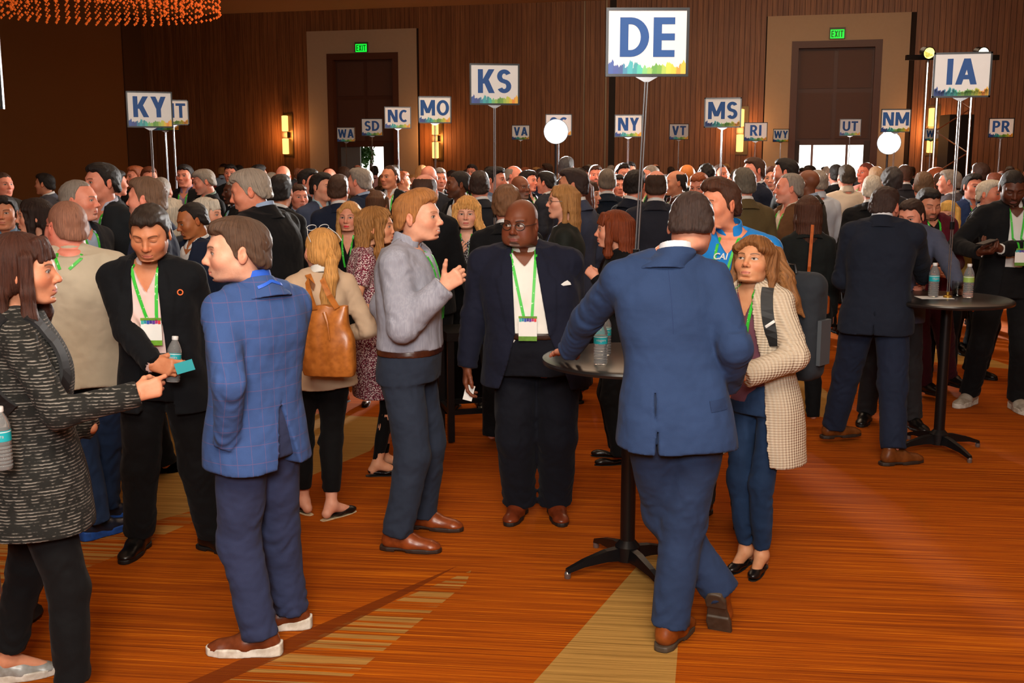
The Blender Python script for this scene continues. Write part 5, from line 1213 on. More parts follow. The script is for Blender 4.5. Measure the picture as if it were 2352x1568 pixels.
MB().box((.165, .02, .16), (.02, .10, .22)).build('side_pocket', plain('grey_nylon', rgb(66, 72, 78), .6), e)
p.strip('backpack_strap', [(.105, .838), (.115, .80), (.125, .745), (.14, .68)], .055, plain('strap_black', rgb(24, 26, 28), .6), th=.012, n=12)
p.strip('reflective_tab', [(.128, .745), (.135, .738)], .05, MPAPER, th=.015, eps=.004, n=2)
# --- woman in striped charcoal knit at the left edge
b = ground(118, 1600); b.z = 0; d = b.y
p = Person(b, H=ztop(60, 540, d) + .0, sex='w', yaw=112, hy=98, hp=0, hs=1.12, bw=1.18, lean=(-.01, 0), hip=(-.0, 0), head=at(55, 625, d) - b, skin=rgb(206, 142, 110), hf=.04, belly=.02,
           sm=skin('skin_lady_2', lip=(.55, .22, .2)), label='brown haired woman in striped charcoal knit reaching out a hand, left edge',
           arms={'R': dict(wp=(312, 905, d - .16), pole=(.35, -.55, -1), hand=('point', (-.05, 1, .25), (-.9, 0, -.2))), 'L': dict(w=(.08, .2, 1.0), pole=(.5, -.6, -.4), hide=True)},
           legs={'R': dict(fp=(170, 1640), yaw=5, f=(0, 0)), 'L': dict(fp=(18, 1562), yaw=2)})
p.body(bare_feet=True); p.hair('lob', rgb(66, 36, 26), scale=1.03); p.trousers(rgb(16, 16, 18), slim=.95, off=.010, cuff=.03, waist=.58); p.shoes('sneaker', rgb(150, 152, 150), rgb(210, 205, 195))
p.jacket(rgb(60, 58, 56), MC['stripe'], skip_open=True, lapel=0, hem=.40, flare=.030, off=.018, loose=1.1, collar=False, name='knit_top', amp=.004)
m = p; F, L = p.fw(p.yaw), p.lf(p.yaw); hb = Field((-.1, -.1, -.1), (.1, .12, .1), .004)
c = b + p.c_at(.66) - F * .27; e = empty('backpack', (c.x, c.y, .80), 'black backpack with a bottle pocket at the left edge', 'backpack', rz=p.yaw)
f = Field((-.22, -.16, -.12), (.22, .22, .54), .010); f.box((0, .02, .19), (.15, .09, .26), rad=.07); f.box((0, .115, .10), (.12, .04, .13), k=.03, rad=.03); X, Y, Z = f.grid((slice(None),) * 3); f.F = f.F + (.004 * n3(X, Y, Z, 20)).astype(np.float32); link('pack_body', np_mesh('pack', *f.mesh()), e, MPACK, rgb(18, 19, 21))
bottle(at(8, 1078, c.y - .24), 'water bottle in the side pocket at the left edge'); p.strip('backpack_strap', [(-.12, .845), (-.13, .79), (-.15, .72), (-.17, .66)], .06, plain('strap_black_2', rgb(22, 22, 24), .7), back=True, th=.012, n=16)
p.strip('backpack_strap', [(-.12, .845), (-.12, .79), (-.14, .72), (-.17, .64)], .06, plain('strap_black_3', rgb(22, 22, 24), .7), th=.012, n=16)
# --- big man in cream sweater from behind
b = ground(215, 1225); b.z = 0; d = b.y
p = Person(b, H=ztop(160, 450, d) + .0, yaw=-166, hy=-128, hk='heavy', hs=1.12, bw=1.18, belly=.08, lean=(-.02, 0), head=at(152, 520, d + .03) - b, skin=rgb(226, 140, 120), lod=0,
           label='broad man in cream sweater seen from behind with green lanyard', arms={'L': dict(w=(.12, .16, 1.0), pole=(.6, -.8, 0)), 'R': dict(w=(.16, .10, 1.0), pole=(.7, -.8, 0))}, legs={'R': dict(fp=(243, 1196), yaw=-50), 'L': dict(fp=(222, 1232), yaw=-50)})
p.body(); p.hair('buzz', rgb(150, 104, 84)); p.shirt(rgb(198, 186, 164), MC['plain'], off=.022, hem=.46, flare=.02, amp=.005, placket=False, vneck=0, crew=True, collar=False, name='sweater'); p.trousers(rgb(34, 52, 84), MC['denim'], loose=1.15); p.shoes('sneaker', rgb(30, 40, 60), rgb(30, 90, 190)); p.glasses()
p.lanyard(badge=False, back=True, zb=.80, x0=.06, xb=.02)
# --- tall grey haired man in black suit
b = at(640, 900, 7.0); b.z = 0; d = 7.0
p = Person(b, H=ztop(570, 388, d) + .03, yaw=-118, hy=-84, hp=14, hs=1.16, bw=1.18, lean=(-.07, 0), head=at(575, 440, d) - b, skin=rgb(218, 140, 112), lod=0, hf=.05,
           label='tall grey haired man in black suit and striped shirt, head bowed', arms={'L': dict(w=(.16, .10, 1.0), pole=(.4, -1, 0)), 'R': dict(w=(.1, .2, 1.0))}, legs={})
p.sm = skin('skin_ruddy_grey', brow=rgb(130, 105, 90), browk=.5); p.body(); p.hair('short', rgb(150, 138, 126)); p.shirt(rgb(150, 172, 206), off=.012); p.jacket(rgb(16, 17, 20), button=.60, off=.028); p.trousers(rgb(16, 17, 20)); p.shoes('dress'); p.lanyard(badge=False)
# --- blonde woman with a pony tail, sand cardigan
b = ground(742, 1186); b.z = 0; d = b.y
p = Person(b, H=ztop(742, 514, d) + .0, sex='w', yaw=-162, hy=-148, hp=4, hs=1.12, bw=1.06, lean=(.02, 0), head=at(738, 577, d + .02) - b, skin=rgb(226, 164, 138), label='blonde woman with ponytail and sunglasses on her head, seen from behind', sm='lady',
           arms={'L': dict(w=(.10, .22, 1.12), pole=(.6, -.6, -.5)), 'R': dict(w=(.14, .16, 1.0), pole=(.6, -.8, 0))}, legs={'L': dict(fp=(698, 1178), yaw=30), 'R': dict(fp=(762, 1190), yaw=-60)})
p.body(bare_feet=True); p.hair('pony', rgb(206, 150, 84)); p.trousers(rgb(15, 15, 17), slim=.85, cuff=.06, off=.014, waist=.58); p.shoes('mule', rgb(20, 18, 18), rgb(215, 195, 160))
p.jacket(rgb(204, 176, 148), MC['plain'], skip_open=True, lapel=0, hem=.46, flare=.03, off=.018, loose=1.15, name='cardigan', collar=False, amp=.004); p.collar(.056, .832, .862, th=.004, gap=.01, spread=.3, mat=MSHIRT, col=rgb(230, 228, 222))
V = MB()
for sd in (-1, 1): V.tube([Vector((sd * .034 + .026 * math.cos(a), -.030 + .012 * math.sin(a), .122 + .014 * math.sin(a))) for a in [i * math.pi / 6 for i in range(13)]], .002, 5, cap=False); V.tube([(sd * .058, -.03, .120), (sd * .080, .03, .085), (sd * .084, .075, .05)], .002, 5)
o = V.build('sunglasses', plain('white_frame', rgb(210, 214, 216), .3), p.root, smooth=True); o.matrix_local = p.HM
bag = p; F, L = p.fw(p.yaw), p.lf(p.yaw); bc = at(757, 862, d - .30); e = empty('tote_bag', bc, 'tan leather tote bag on the shoulder of the ponytailed woman', 'handbag', rz=R(-8))
f = Field((-.19, -.09, -.02), (.19, .10, .42), .006)
f.loft([0, .03, .15, .30, .37], [0] * 5, [0] * 5, [.13, .145, .140, .112, .100], [.045, .06, .062, .045, .020], [0] * 5, n=3.5, k=0); X, Y, Z = f.grid((slice(None),) * 3); f.F = f.F + ((.0008 + .0022 * np.clip(Z / .35, 0, 1)) * np.sin(X * 75 + 3 * np.sin(Z * 9 + X * 8))).astype(np.float32)
TAN_ = rgb(186, 112, 48); link('bag_body', np_mesh('bag', *f.mesh()), e, MLEATHER, TAN_)
sh = at(712, 632, d - .10) - bc; Pn = [Vector((-.06, -.03, .35)), Vector((-.075, -.05, .42)), Vector((-.10, -.02, .50)), sh + Vector((.03, -.04, -.06)), sh + Vector((-.01, .0, .0)), sh + Vector((-.04, .12, -.02))]
e_r = Matrix.Rotation(R(8), 3, 'Z'); Pn = [q if i < 3 else e_r @ q for i, q in enumerate(Pn)]
ribbon('strap', Pn, [Vector((-.2, -1, .1))] * 4 + [Vector((0, -.5, 1)), Vector((0, .2, 1))], .032, .006, MLEATHER, e, TAN_); ribbon('strap', [q + Vector((.12 - .02 * i, .0, .01)) for i, q in enumerate(Pn[:4])], [Vector((.2, -1, .1))] * 4, .030, .006, MLEATHER, e, TAN_)
MB().tube([(.0, -.062, .34), (.02, -.078, .29), (.03, -.078, .20)], [.012, .006, .003], 8).build('leather_tie', MLEATHER, e, smooth=True, col=TAN_)
# --- woman in pink tweed dress, profile right
b = ground(865, 1085); b.z = 0; d = b.y
p = Person(b, H=ztop(858, 470, d) + .01, sex='w', yaw=100, hy=82, hp=-3, hs=1.08, lean=(-.04, 0), head=at(866, 523, d) - b, skin=rgb(222, 160, 124), label='woman in pink tweed dress with wavy brown blonde hair, right profile', sm='lady',
           arms={'R': dict(wp=(905, 720, d - .3), pole=(.2, -.6, -1)), 'L': dict(w=(.1, .2, 1.1), pole=(.5, -.6, -.5))}, legs={'R': dict(fp=(868, 1092), yaw=0), 'L': dict(fp=(880, 1075), yaw=0)})
p.body(bare_arms=True, bare_feet=True, chest=True); p.hair('wavy', rgb(150, 104, 56)); p.shirt(rgb(200, 170, 176), MC['tweed'], sleeves=.28, collar=False, vneck=.0, hem=.50, placket=False, name='dress_top', off=.012, crew=True); p.skirt(rgb(200, 170, 176), MC['tweed'], z0=.30, z1=.56, flare=.01)
p.trousers(rgb(12, 11, 12), slim=.70, off=.002, waist=.52, name='tights', wr=0); p.shoes('flat', rgb(16, 14, 18))
# --- man in bright blue polo behind
b = at(1668, 950, 6.0); b.z = 0; d = 6.0
p = Person(b, H=ztop(1652, 407, d) + .0, yaw=-22, hy=-58, hp=2, hs=1.12, bw=1.10, lean=(.0, 0), head=at(1652, 470, d - .03) - b, skin=rgb(226, 148, 116), label='man in bright blue polo shirt with white letters on the chest', sm=skin('skin_polo', brow=rgb(70, 44, 30), lip=(.5, .2, .17)),
           arms={'R': dict(w=(.18, .2, 1.05)), 'L': dict(w=(.12, .12, 1.0))})
p.body(bare_arms=True, chest=True); p.hair('tall', rgb(72, 42, 28)); p.shirt(rgb(34, 132, 214), off=.016, sleeves=.32, vneck=.05, name='polo_shirt'); p.trousers(rgb(60, 56, 52)); p.shoes('dress'); p.lanyard(badge=False, zb=.62, x0=.050, xb=-.07)
pt, nn = p.surf(-.032, .782, eps=.009, bv=p._bv); F = p.fw(p.yaw); Lh = p.lf(p.yaw); Mx = Matrix(((Lh.x, 0, F.x, pt.x), (Lh.y, 0, F.y, pt.y), (0, 1, 0, pt.z), (0, 0, 0, 1))); text_obj('CAI', .047, MWHT, p.root, Mx, .02, shear=.25, name='chest_lettering')
# --- dark suited man leaning at the right table
b = ground(1992, 1040); b.z = 0; d = b.y
p = Person(b, H=ztop(2035, 415, d + .1) + .02, yaw=158, hy=140, hp=14, hs=1.10, bw=1.14, lean=(.045, .06), hip=(.01, 0), head=at(2032, 475, d + .1) - b, skin=rgb(214, 140, 118), label='man in dark blue black suit from behind at the right bar table',
           arms={'R': dict(wp=(2120, 640, d + .4), pole=(.4, -1, -.6)), 'L': dict(w=(.14, .25, 1.02), pole=(.6, -.8, -.2))}, legs={'L': dict(fp=(1912, 1014), yaw=-50), 'R': dict(fp=(2050, 1066), yaw=-52)})
p.body(); p.hair('short', rgb(56, 40, 36)); p.shirt(rgb(225, 228, 235), vneck=0); p.jacket(rgb(28, 34, 48), skip_open=True, lapel=0, hem=.45, flare=.025, off=.022, amp=.004, vent=(.003, .2, 0)); p.trousers(rgb(30, 38, 58), loose=1.18); p.shoes('dress', rgb(112, 62, 26), rgb(46, 34, 26))
# --- man in slate grey jacket across the table
b = ground(2040, 978); b.z = 0; d = b.y
p = Person(b, H=ztop(2085, 445, d) + .03, yaw=-18, hy=-42, hp=14, hs=1.05, bw=1.08, lean=(.07, -.02), head=at(2093, 497, d) - b, skin=rgb(224, 152, 128), label='smiling man in slate grey jacket with his hand on the right table', lod=0, sm=skin('skin_smile_2', smile=1, brow=rgb(60, 40, 30)),
           arms={'L': dict(wp=(2206, 668, g2.y + .18), pole=(1, -.3, .1), hand=('relaxed', (.5, .4, -.3), (0, 0, -1))), 'R': dict(w=(.14, .14, 1.0))}, legs={'R': dict(fp=(1988, 968), yaw=-10), 'L': dict(fp=(2092, 982), yaw=30)})
p.body(); p.hair('short', rgb(50, 34, 28)); p.shirt(rgb(210, 212, 220)); p.jacket(rgb(76, 82, 104), off=.020, button=.61); p.trousers(rgb(44, 42, 44), loose=1.1); p.shoes('dress', rgb(14, 13, 13))
# --- bearded man in maroon jacket
b = ground(2112, 925); b.z = 0; d = b.y
p = Person(b, H=ztop(2133, 413, d) + .0, yaw=6, hy=6, hp=14, hs=1.10, bw=1.04, lean=(-.02, 0), head=at(2132, 470, d - .05) - b, skin=rgb(206, 140, 112), label='bearded man in maroon jacket and black shirt with closed eyes', sm=skin('skin_bearded', closed=1, brow=rgb(24, 16, 14), beard=(rgb(50, 36, 32), .8, 'full')), lod=1,
           arms={'L': dict(w=(.08, .28, 1.12), pole=(.6, -.6, -.6)), 'R': dict(w=(.10, .24, 1.12), pole=(.6, -.6, -.6))}, legs={'R': dict(fp=(2122, 912), yaw=20), 'L': dict(fp=(2180, 905), yaw=10)})
p.body(); p.hair('short', rgb(24, 20, 20)); p.shirt(rgb(18, 18, 20)); p.jacket(rgb(92, 22, 36), open_=True, gap=.05, top_gap=.055, off=.020); p.trousers(rgb(66, 20, 30)); p.shoes('dress', rgb(20, 16, 15)); p.lanyard(badge=False, zb=.66)
# --- tall man in black suit looking at his phone, right edge
b = ground(2292, 940); b.z = 0; d = b.y
p = Person(b, H=ztop(2320, 382, d) + .01, yaw=-10, hy=-10, hp=24, hs=1.12, bw=1.16, lean=(.0, -.02), head=at(2325, 432, d - .10) - b, skin=rgb(92, 52, 36), label='tall man in black suit and white shirt looking down at his phone', sm=skin('skin_deep_2', closed=1, brow=rgb(14, 10, 9), lip=(.22, .09, .08), beard=(rgb(14, 10, 9), .7, 'full')), lod=0,
           arms={'L': dict(wp=(2300, 572, d - .33), pole=(1, -.4, -.7), hand=('phone', (-.9, .2, .05), (0, -.3, 1))), 'R': dict(wp=(2248, 580, d - .30), pole=(1, -.4, -.7), hand=('phone', (-.6, .5, .1), (0, -.3, 1)))}, legs={'R': dict(fp=(2226, 928), yaw=-38), 'L': dict(fp=(2334, 940), yaw=8)})
p.body(); p.hair('buzz', rgb(22, 16, 14)); p.shirt(rgb(222, 222, 220)); p.jacket(rgb(18, 19, 22), open_=True, gap=.065, top_gap=.055, bottom_gap=.10, hem=.45); p.trousers(rgb(18, 18, 20), loose=1.05); p.shoes('sneaker', rgb(176, 168, 156), rgb(215, 210, 200)); p.lanyard(zb=.68, x0=.055)
ph = MB().box((0, 0, 0), (.075, .15, .009)).build('phone', plain('phone_glass', (.01, .01, .012, 1), .5)); ph.matrix_world = Matrix.Translation(at(2266, 556, d - .44)) @ Matrix.Rotation(R(-65), 4, 'Z') @ Matrix.Rotation(R(12), 4, 'X'); tag(ph, 'black phone held by the tall man at the right edge', 'phone')
# --- blonde woman facing us with a phone
b = at(1075, 800, 8.8); b.z = 0; d = 8.8
p = Person(b, H=ztop(1075, 455, d) + .01, sex='w', yaw=-6, hy=-4, hs=1.10, lean=(0, 0), head=at(1073, 492, d - .05) - b, skin=rgb(232, 176, 152), label='woman with wavy blonde hair and black jacket holding a phone', lod=1, sm='lady',
           arms={'R': dict(wp=(1048, 588, d - .3), pole=(.8, -.5, -.8), hand=('phone', (-.4, .5, .5), (0, -1, 0))), 'L': dict(w=(.02, .28, 1.1), pole=(.8, -.5, -.8))})
p.body(chest=True); p.hair('puffy', rgb(214, 160, 92)); p.shirt(rgb(120, 124, 130), MC['speckle'], vneck=.05, collar=False, arms=''); p.jacket(rgb(17, 18, 20), open_=True, gap=.06, top_gap=.05, off=.018); p.trousers(rgb(17, 18, 20)); p.shoes('flat'); p.lanyard(badge=False, zb=.66, x0=.045)
ph = MB().box((0, 0, 0), (.07, .009, .14)).build('phone', plain('phone_gold', rgb(190, 160, 120), .3)); ph.matrix_world = Matrix.Translation(at(1050, 584, d - .37)) @ Matrix.Rotation(R(-24), 4, 'Y'); tag(ph, 'phone held by the wavy blonde woman', 'phone')
# --- blonde woman with red lips
b = ground(818, 925); b.z = 0; d = b.y
p = Person(b, H=ztop(802, 458, d) + .0, sex='w', yaw=-8, hy=-8, hs=1.10, lean=(-.02, 0), head=at(803, 500, d - .04) - b, skin=rgb(226, 160, 134), label='blonde woman with red lips and black top, looking over', lod=1, sm=skin('skin_red_lips', lip=(.75, .03, .05), lipk=.95, browk=.6), arms={'L': dict(w=(.10, .12, .95)), 'R': dict(w=(.1, .1, .95))})
p.body(chest=True, bare_legs=True, bare_feet=True); p.hair('long', rgb(196, 144, 84)); p.shirt(rgb(16, 16, 18), vneck=.10, collar=False, hem=.50); p.skirt(rgb(16, 16, 18), MC['plain'], z0=.29, z1=.57); p.shoes('flat', rgb(14, 13, 13)); p.lanyard(badge=False, zb=.68, x0=.045)
# --- blonde woman with glasses, left profile
b = at(1300, 800, 8.0); b.z = 0; d = 8.0
p = Person(b, H=ztop(1292, 424, d) + .0, sex='w', yaw=-95, hy=-84, hs=1.06, lean=(-.02, 0), head=at(1292, 463, d) - b, skin=rgb(226, 166, 140), label='long haired blonde woman with glasses, left profile, dark green top', lod=1, sm='smile', arms={'L': dict(w=(.10, .25, 1.05), pole=(.5, -.6, -.5))})
p.body(); p.hair('longstraight', rgb(168, 122, 72)); p.shirt(rgb(34, 38, 34), collar=False, vneck=0, crew=True, hem=.5, name='sweater', off=.02); p.trousers(rgb(17, 18, 20), slim=.9); p.shoes('flat'); p.glasses(); p.strip('lanyard', [(-.05, .82), (-.01, .68)], .014, plain('blue_ribbon', rgb(40, 70, 150), .5))
# --- red haired woman
b = at(1425, 800, 7.2); b.z = 0; d = 7.2
p = Person(b, H=ztop(1410, 485, d) + .0, sex='w', yaw=-88, hy=-92, hs=1.06, lean=(-.02, 0), head=at(1408, 530, d) - b, skin=rgb(228, 160, 132), label='woman with auburn bob in black jacket, left profile', lod=0, sm='lady', arms={'L': dict(wp=(1368, 640, d - .1), pole=(.3, -.6, -1), hand=('fist', None, None))})
p.body(); p.hair('bob', rgb(120, 54, 24), scale=1.04); p.shirt(rgb(20, 18, 20), collar=False, crew=True, vneck=0); p.jacket(rgb(17, 17, 19), off=.018, skip_open=True, lapel=0, collar=False); p.trousers(rgb(17, 18, 20)); p.shoes('flat')
# ================================================================ the crowd: one of each kind is built, the rest are copies with shared meshes
TPL = {}
POLES = [(at(q[1], 300, q[4]).x, q[4]) for q in SG] + [(at(a, 300, d_).x, d_) for a, d_ in ((1277, 16.0), (2042, 17.0), (2168, 18.5), (2196, 19.6))]
POSE = {'down': {}, 'front': {'R': dict(w=(.06, .26, 1.12), pole=(.7, -.6, -.6), hand=('grip', None, None))}, 'both': {'R': dict(w=(.03, .26, 1.08), pole=(.7, -.6, -.6), hand=('phone', None, None)), 'L': dict(w=(.03, .24, 1.05), pole=(.7, -.6, -.6), hand=('relaxed', None, None))}}
def template(kind, pose, rel, lod, hk, pitch=0):
    key = (kind, pose, rel, lod, hk, pitch)
    if key in TPL: return TPL[key]
    w_ = kind[0] == 'w'; hv = hk == 'heavy'
    p = Person((0, 0, 0), H=1.66 if w_ else 1.78, yaw=0, hy=rel, hp=pitch, hs=1.06, sex='w' if w_ else 'm', hk=hk, bw=1.14 if hv else 1.04, belly=.07 if hv else .015, arms=POSE[pose], lod=lod)
    roles = {}
    def mark(r):
        for c in p.root.children:
            if c not in roles: roles[c] = r
    p.body(chest=w_); mark('skin')
    if kind in ('suit', 'suitopen'):
        p.shirt((1, 1, 1, 1)); mark('shirt'); p.jacket((1, 1, 1, 1), open_=kind == 'suitopen', gap=.06, top_gap=.056); mark('jacket')
    elif kind == 'shirt': p.shirt((1, 1, 1, 1), off=.018, amp=.004); mark('jacket')
    elif kind == 'wsuit': p.shirt((1, 1, 1, 1), vneck=.07, collar=False, arms=''); mark('shirt'); p.jacket((1, 1, 1, 1), open_=True, gap=.05, top_gap=.05, off=.016); mark('jacket')
    elif kind == 'wtop': p.shirt((1, 1, 1, 1), collar=False, vneck=.05, hem=.48, off=.016, flare=.01, name='blouse'); mark('jacket')
    p.trousers((1, 1, 1, 1), slim=.85 if w_ else 1.0); mark('trousers'); p.shoes('flat' if w_ else 'dress', h=.010); mark('shoe')
    if kind != 'wtop': p.lanyard(badge=False, zb=.67); mark('lanyard')
    p.glasses(); mark('glasses')
    specs = []
    for c, r in roles.items():
        specs.append((r, c.name.split('.')[0], c.data, c.matrix_local.copy(), c.data.materials[0] if not (c.material_slots and c.material_slots[0].link == 'OBJECT') else c.material_slots[0].material, [(g.name.split('.')[0], g.data, g.data.materials[0]) for g in c.children]))
    HM = p.HM.copy(); H = p.H
    for c in list(roles):
        for g in list(c.children): bpy.data.objects.remove(g)
        bpy.data.objects.remove(c)
    bpy.data.objects.remove(p.root); TPL[key] = (specs, HM, H); return TPL[key]
BKc, NVc, CHc, GRc = rgb(18, 19, 22), rgb(28, 36, 56), rgb(40, 42, 48), rgb(92, 96, 106)
placed = []
def mid(px, top, d, yaw, rel, kind, pose, hair, hc, sk, jc, sc_, label, sm='std', lan=None, gl=False, tc=BKc, hk=None, group='people standing in the crowd', pitch=0, hscale=1.0):
    lod = 1 if d < 11.5 else 2
    hk = hk or ('woman' if kind[0] == 'w' else 'man'); specs, HM, H0 = template(kind, pose, rel, lod, hk, pitch)
    near = lambda dd: min([9] + [math.hypot(at(px, top, dd).x - a, dd - b_) for a, b_ in placed + FGP + POLES])
    if near(d) < .52:
        d = max([d + q for q in (.15, -.15, .3, -.3, .45, -.45, .6, -.6, .8, 1.0, -.8, 1.2, -1.0, 1.5, 1.8)], key=lambda dd: min(near(dd), .56) - abs(dd - d) * .03)
    z = at(px, top, d).z; k = min(1.13, max(.90, z / H0)); F = Vector((math.sin(R(yaw)), -math.cos(R(yaw)), 0)); g = at(px, top, d); loc = Vector((g.x, g.y, 0)) - F * .05 * k
    e = empty('person', loc, label, 'person', group, rz=R(yaw)); e.scale = (k, k, k); placed.append((loc.x, loc.y))
    cm = {'skin': sk, 'shirt': sc_, 'jacket': jc, 'trousers': tc, 'shoe': rgb(20, 16, 14), 'lanyard': (1, 1, 1, 1), 'glasses': (0, 0, 0, 1)}
    if lan is None: lan = abs(((yaw + 180) % 360) - 180) < 100
    for r, n, me, M, mt, sub in specs:
        if r == 'glasses' and not gl: continue
        if r == 'lanyard' and not lan: continue
        if r == 'skin': mt = SK[sm] if isinstance(sm, str) else sm
        o = link(n, me, e, mt, cm[r]); o.matrix_local = M
        for n2, me2, mt2 in sub: link(n2, me2, o, mt2, rgb(14, 12, 11))
    if hair: o = link('hair', hair_mesh(hair, LOD[lod]['hr']), e, MHAIR, hc); o.matrix_local = HM @ Matrix.Scale(hscale, 4)
    return e
WS, FS, TS, BS, DS = rgb(222, 160, 134), rgb(228, 150, 126), rgb(206, 140, 108), rgb(120, 72, 48), rgb(84, 48, 34)
hB, hD, hG, hW, hL, hR = rgb(66, 44, 32), rgb(26, 21, 20), rgb(140, 132, 124), rgb(205, 198, 184), rgb(170, 124, 74), rgb(150, 80, 44)
WHT, LBL = rgb(222, 222, 222), rgb(160, 182, 212)
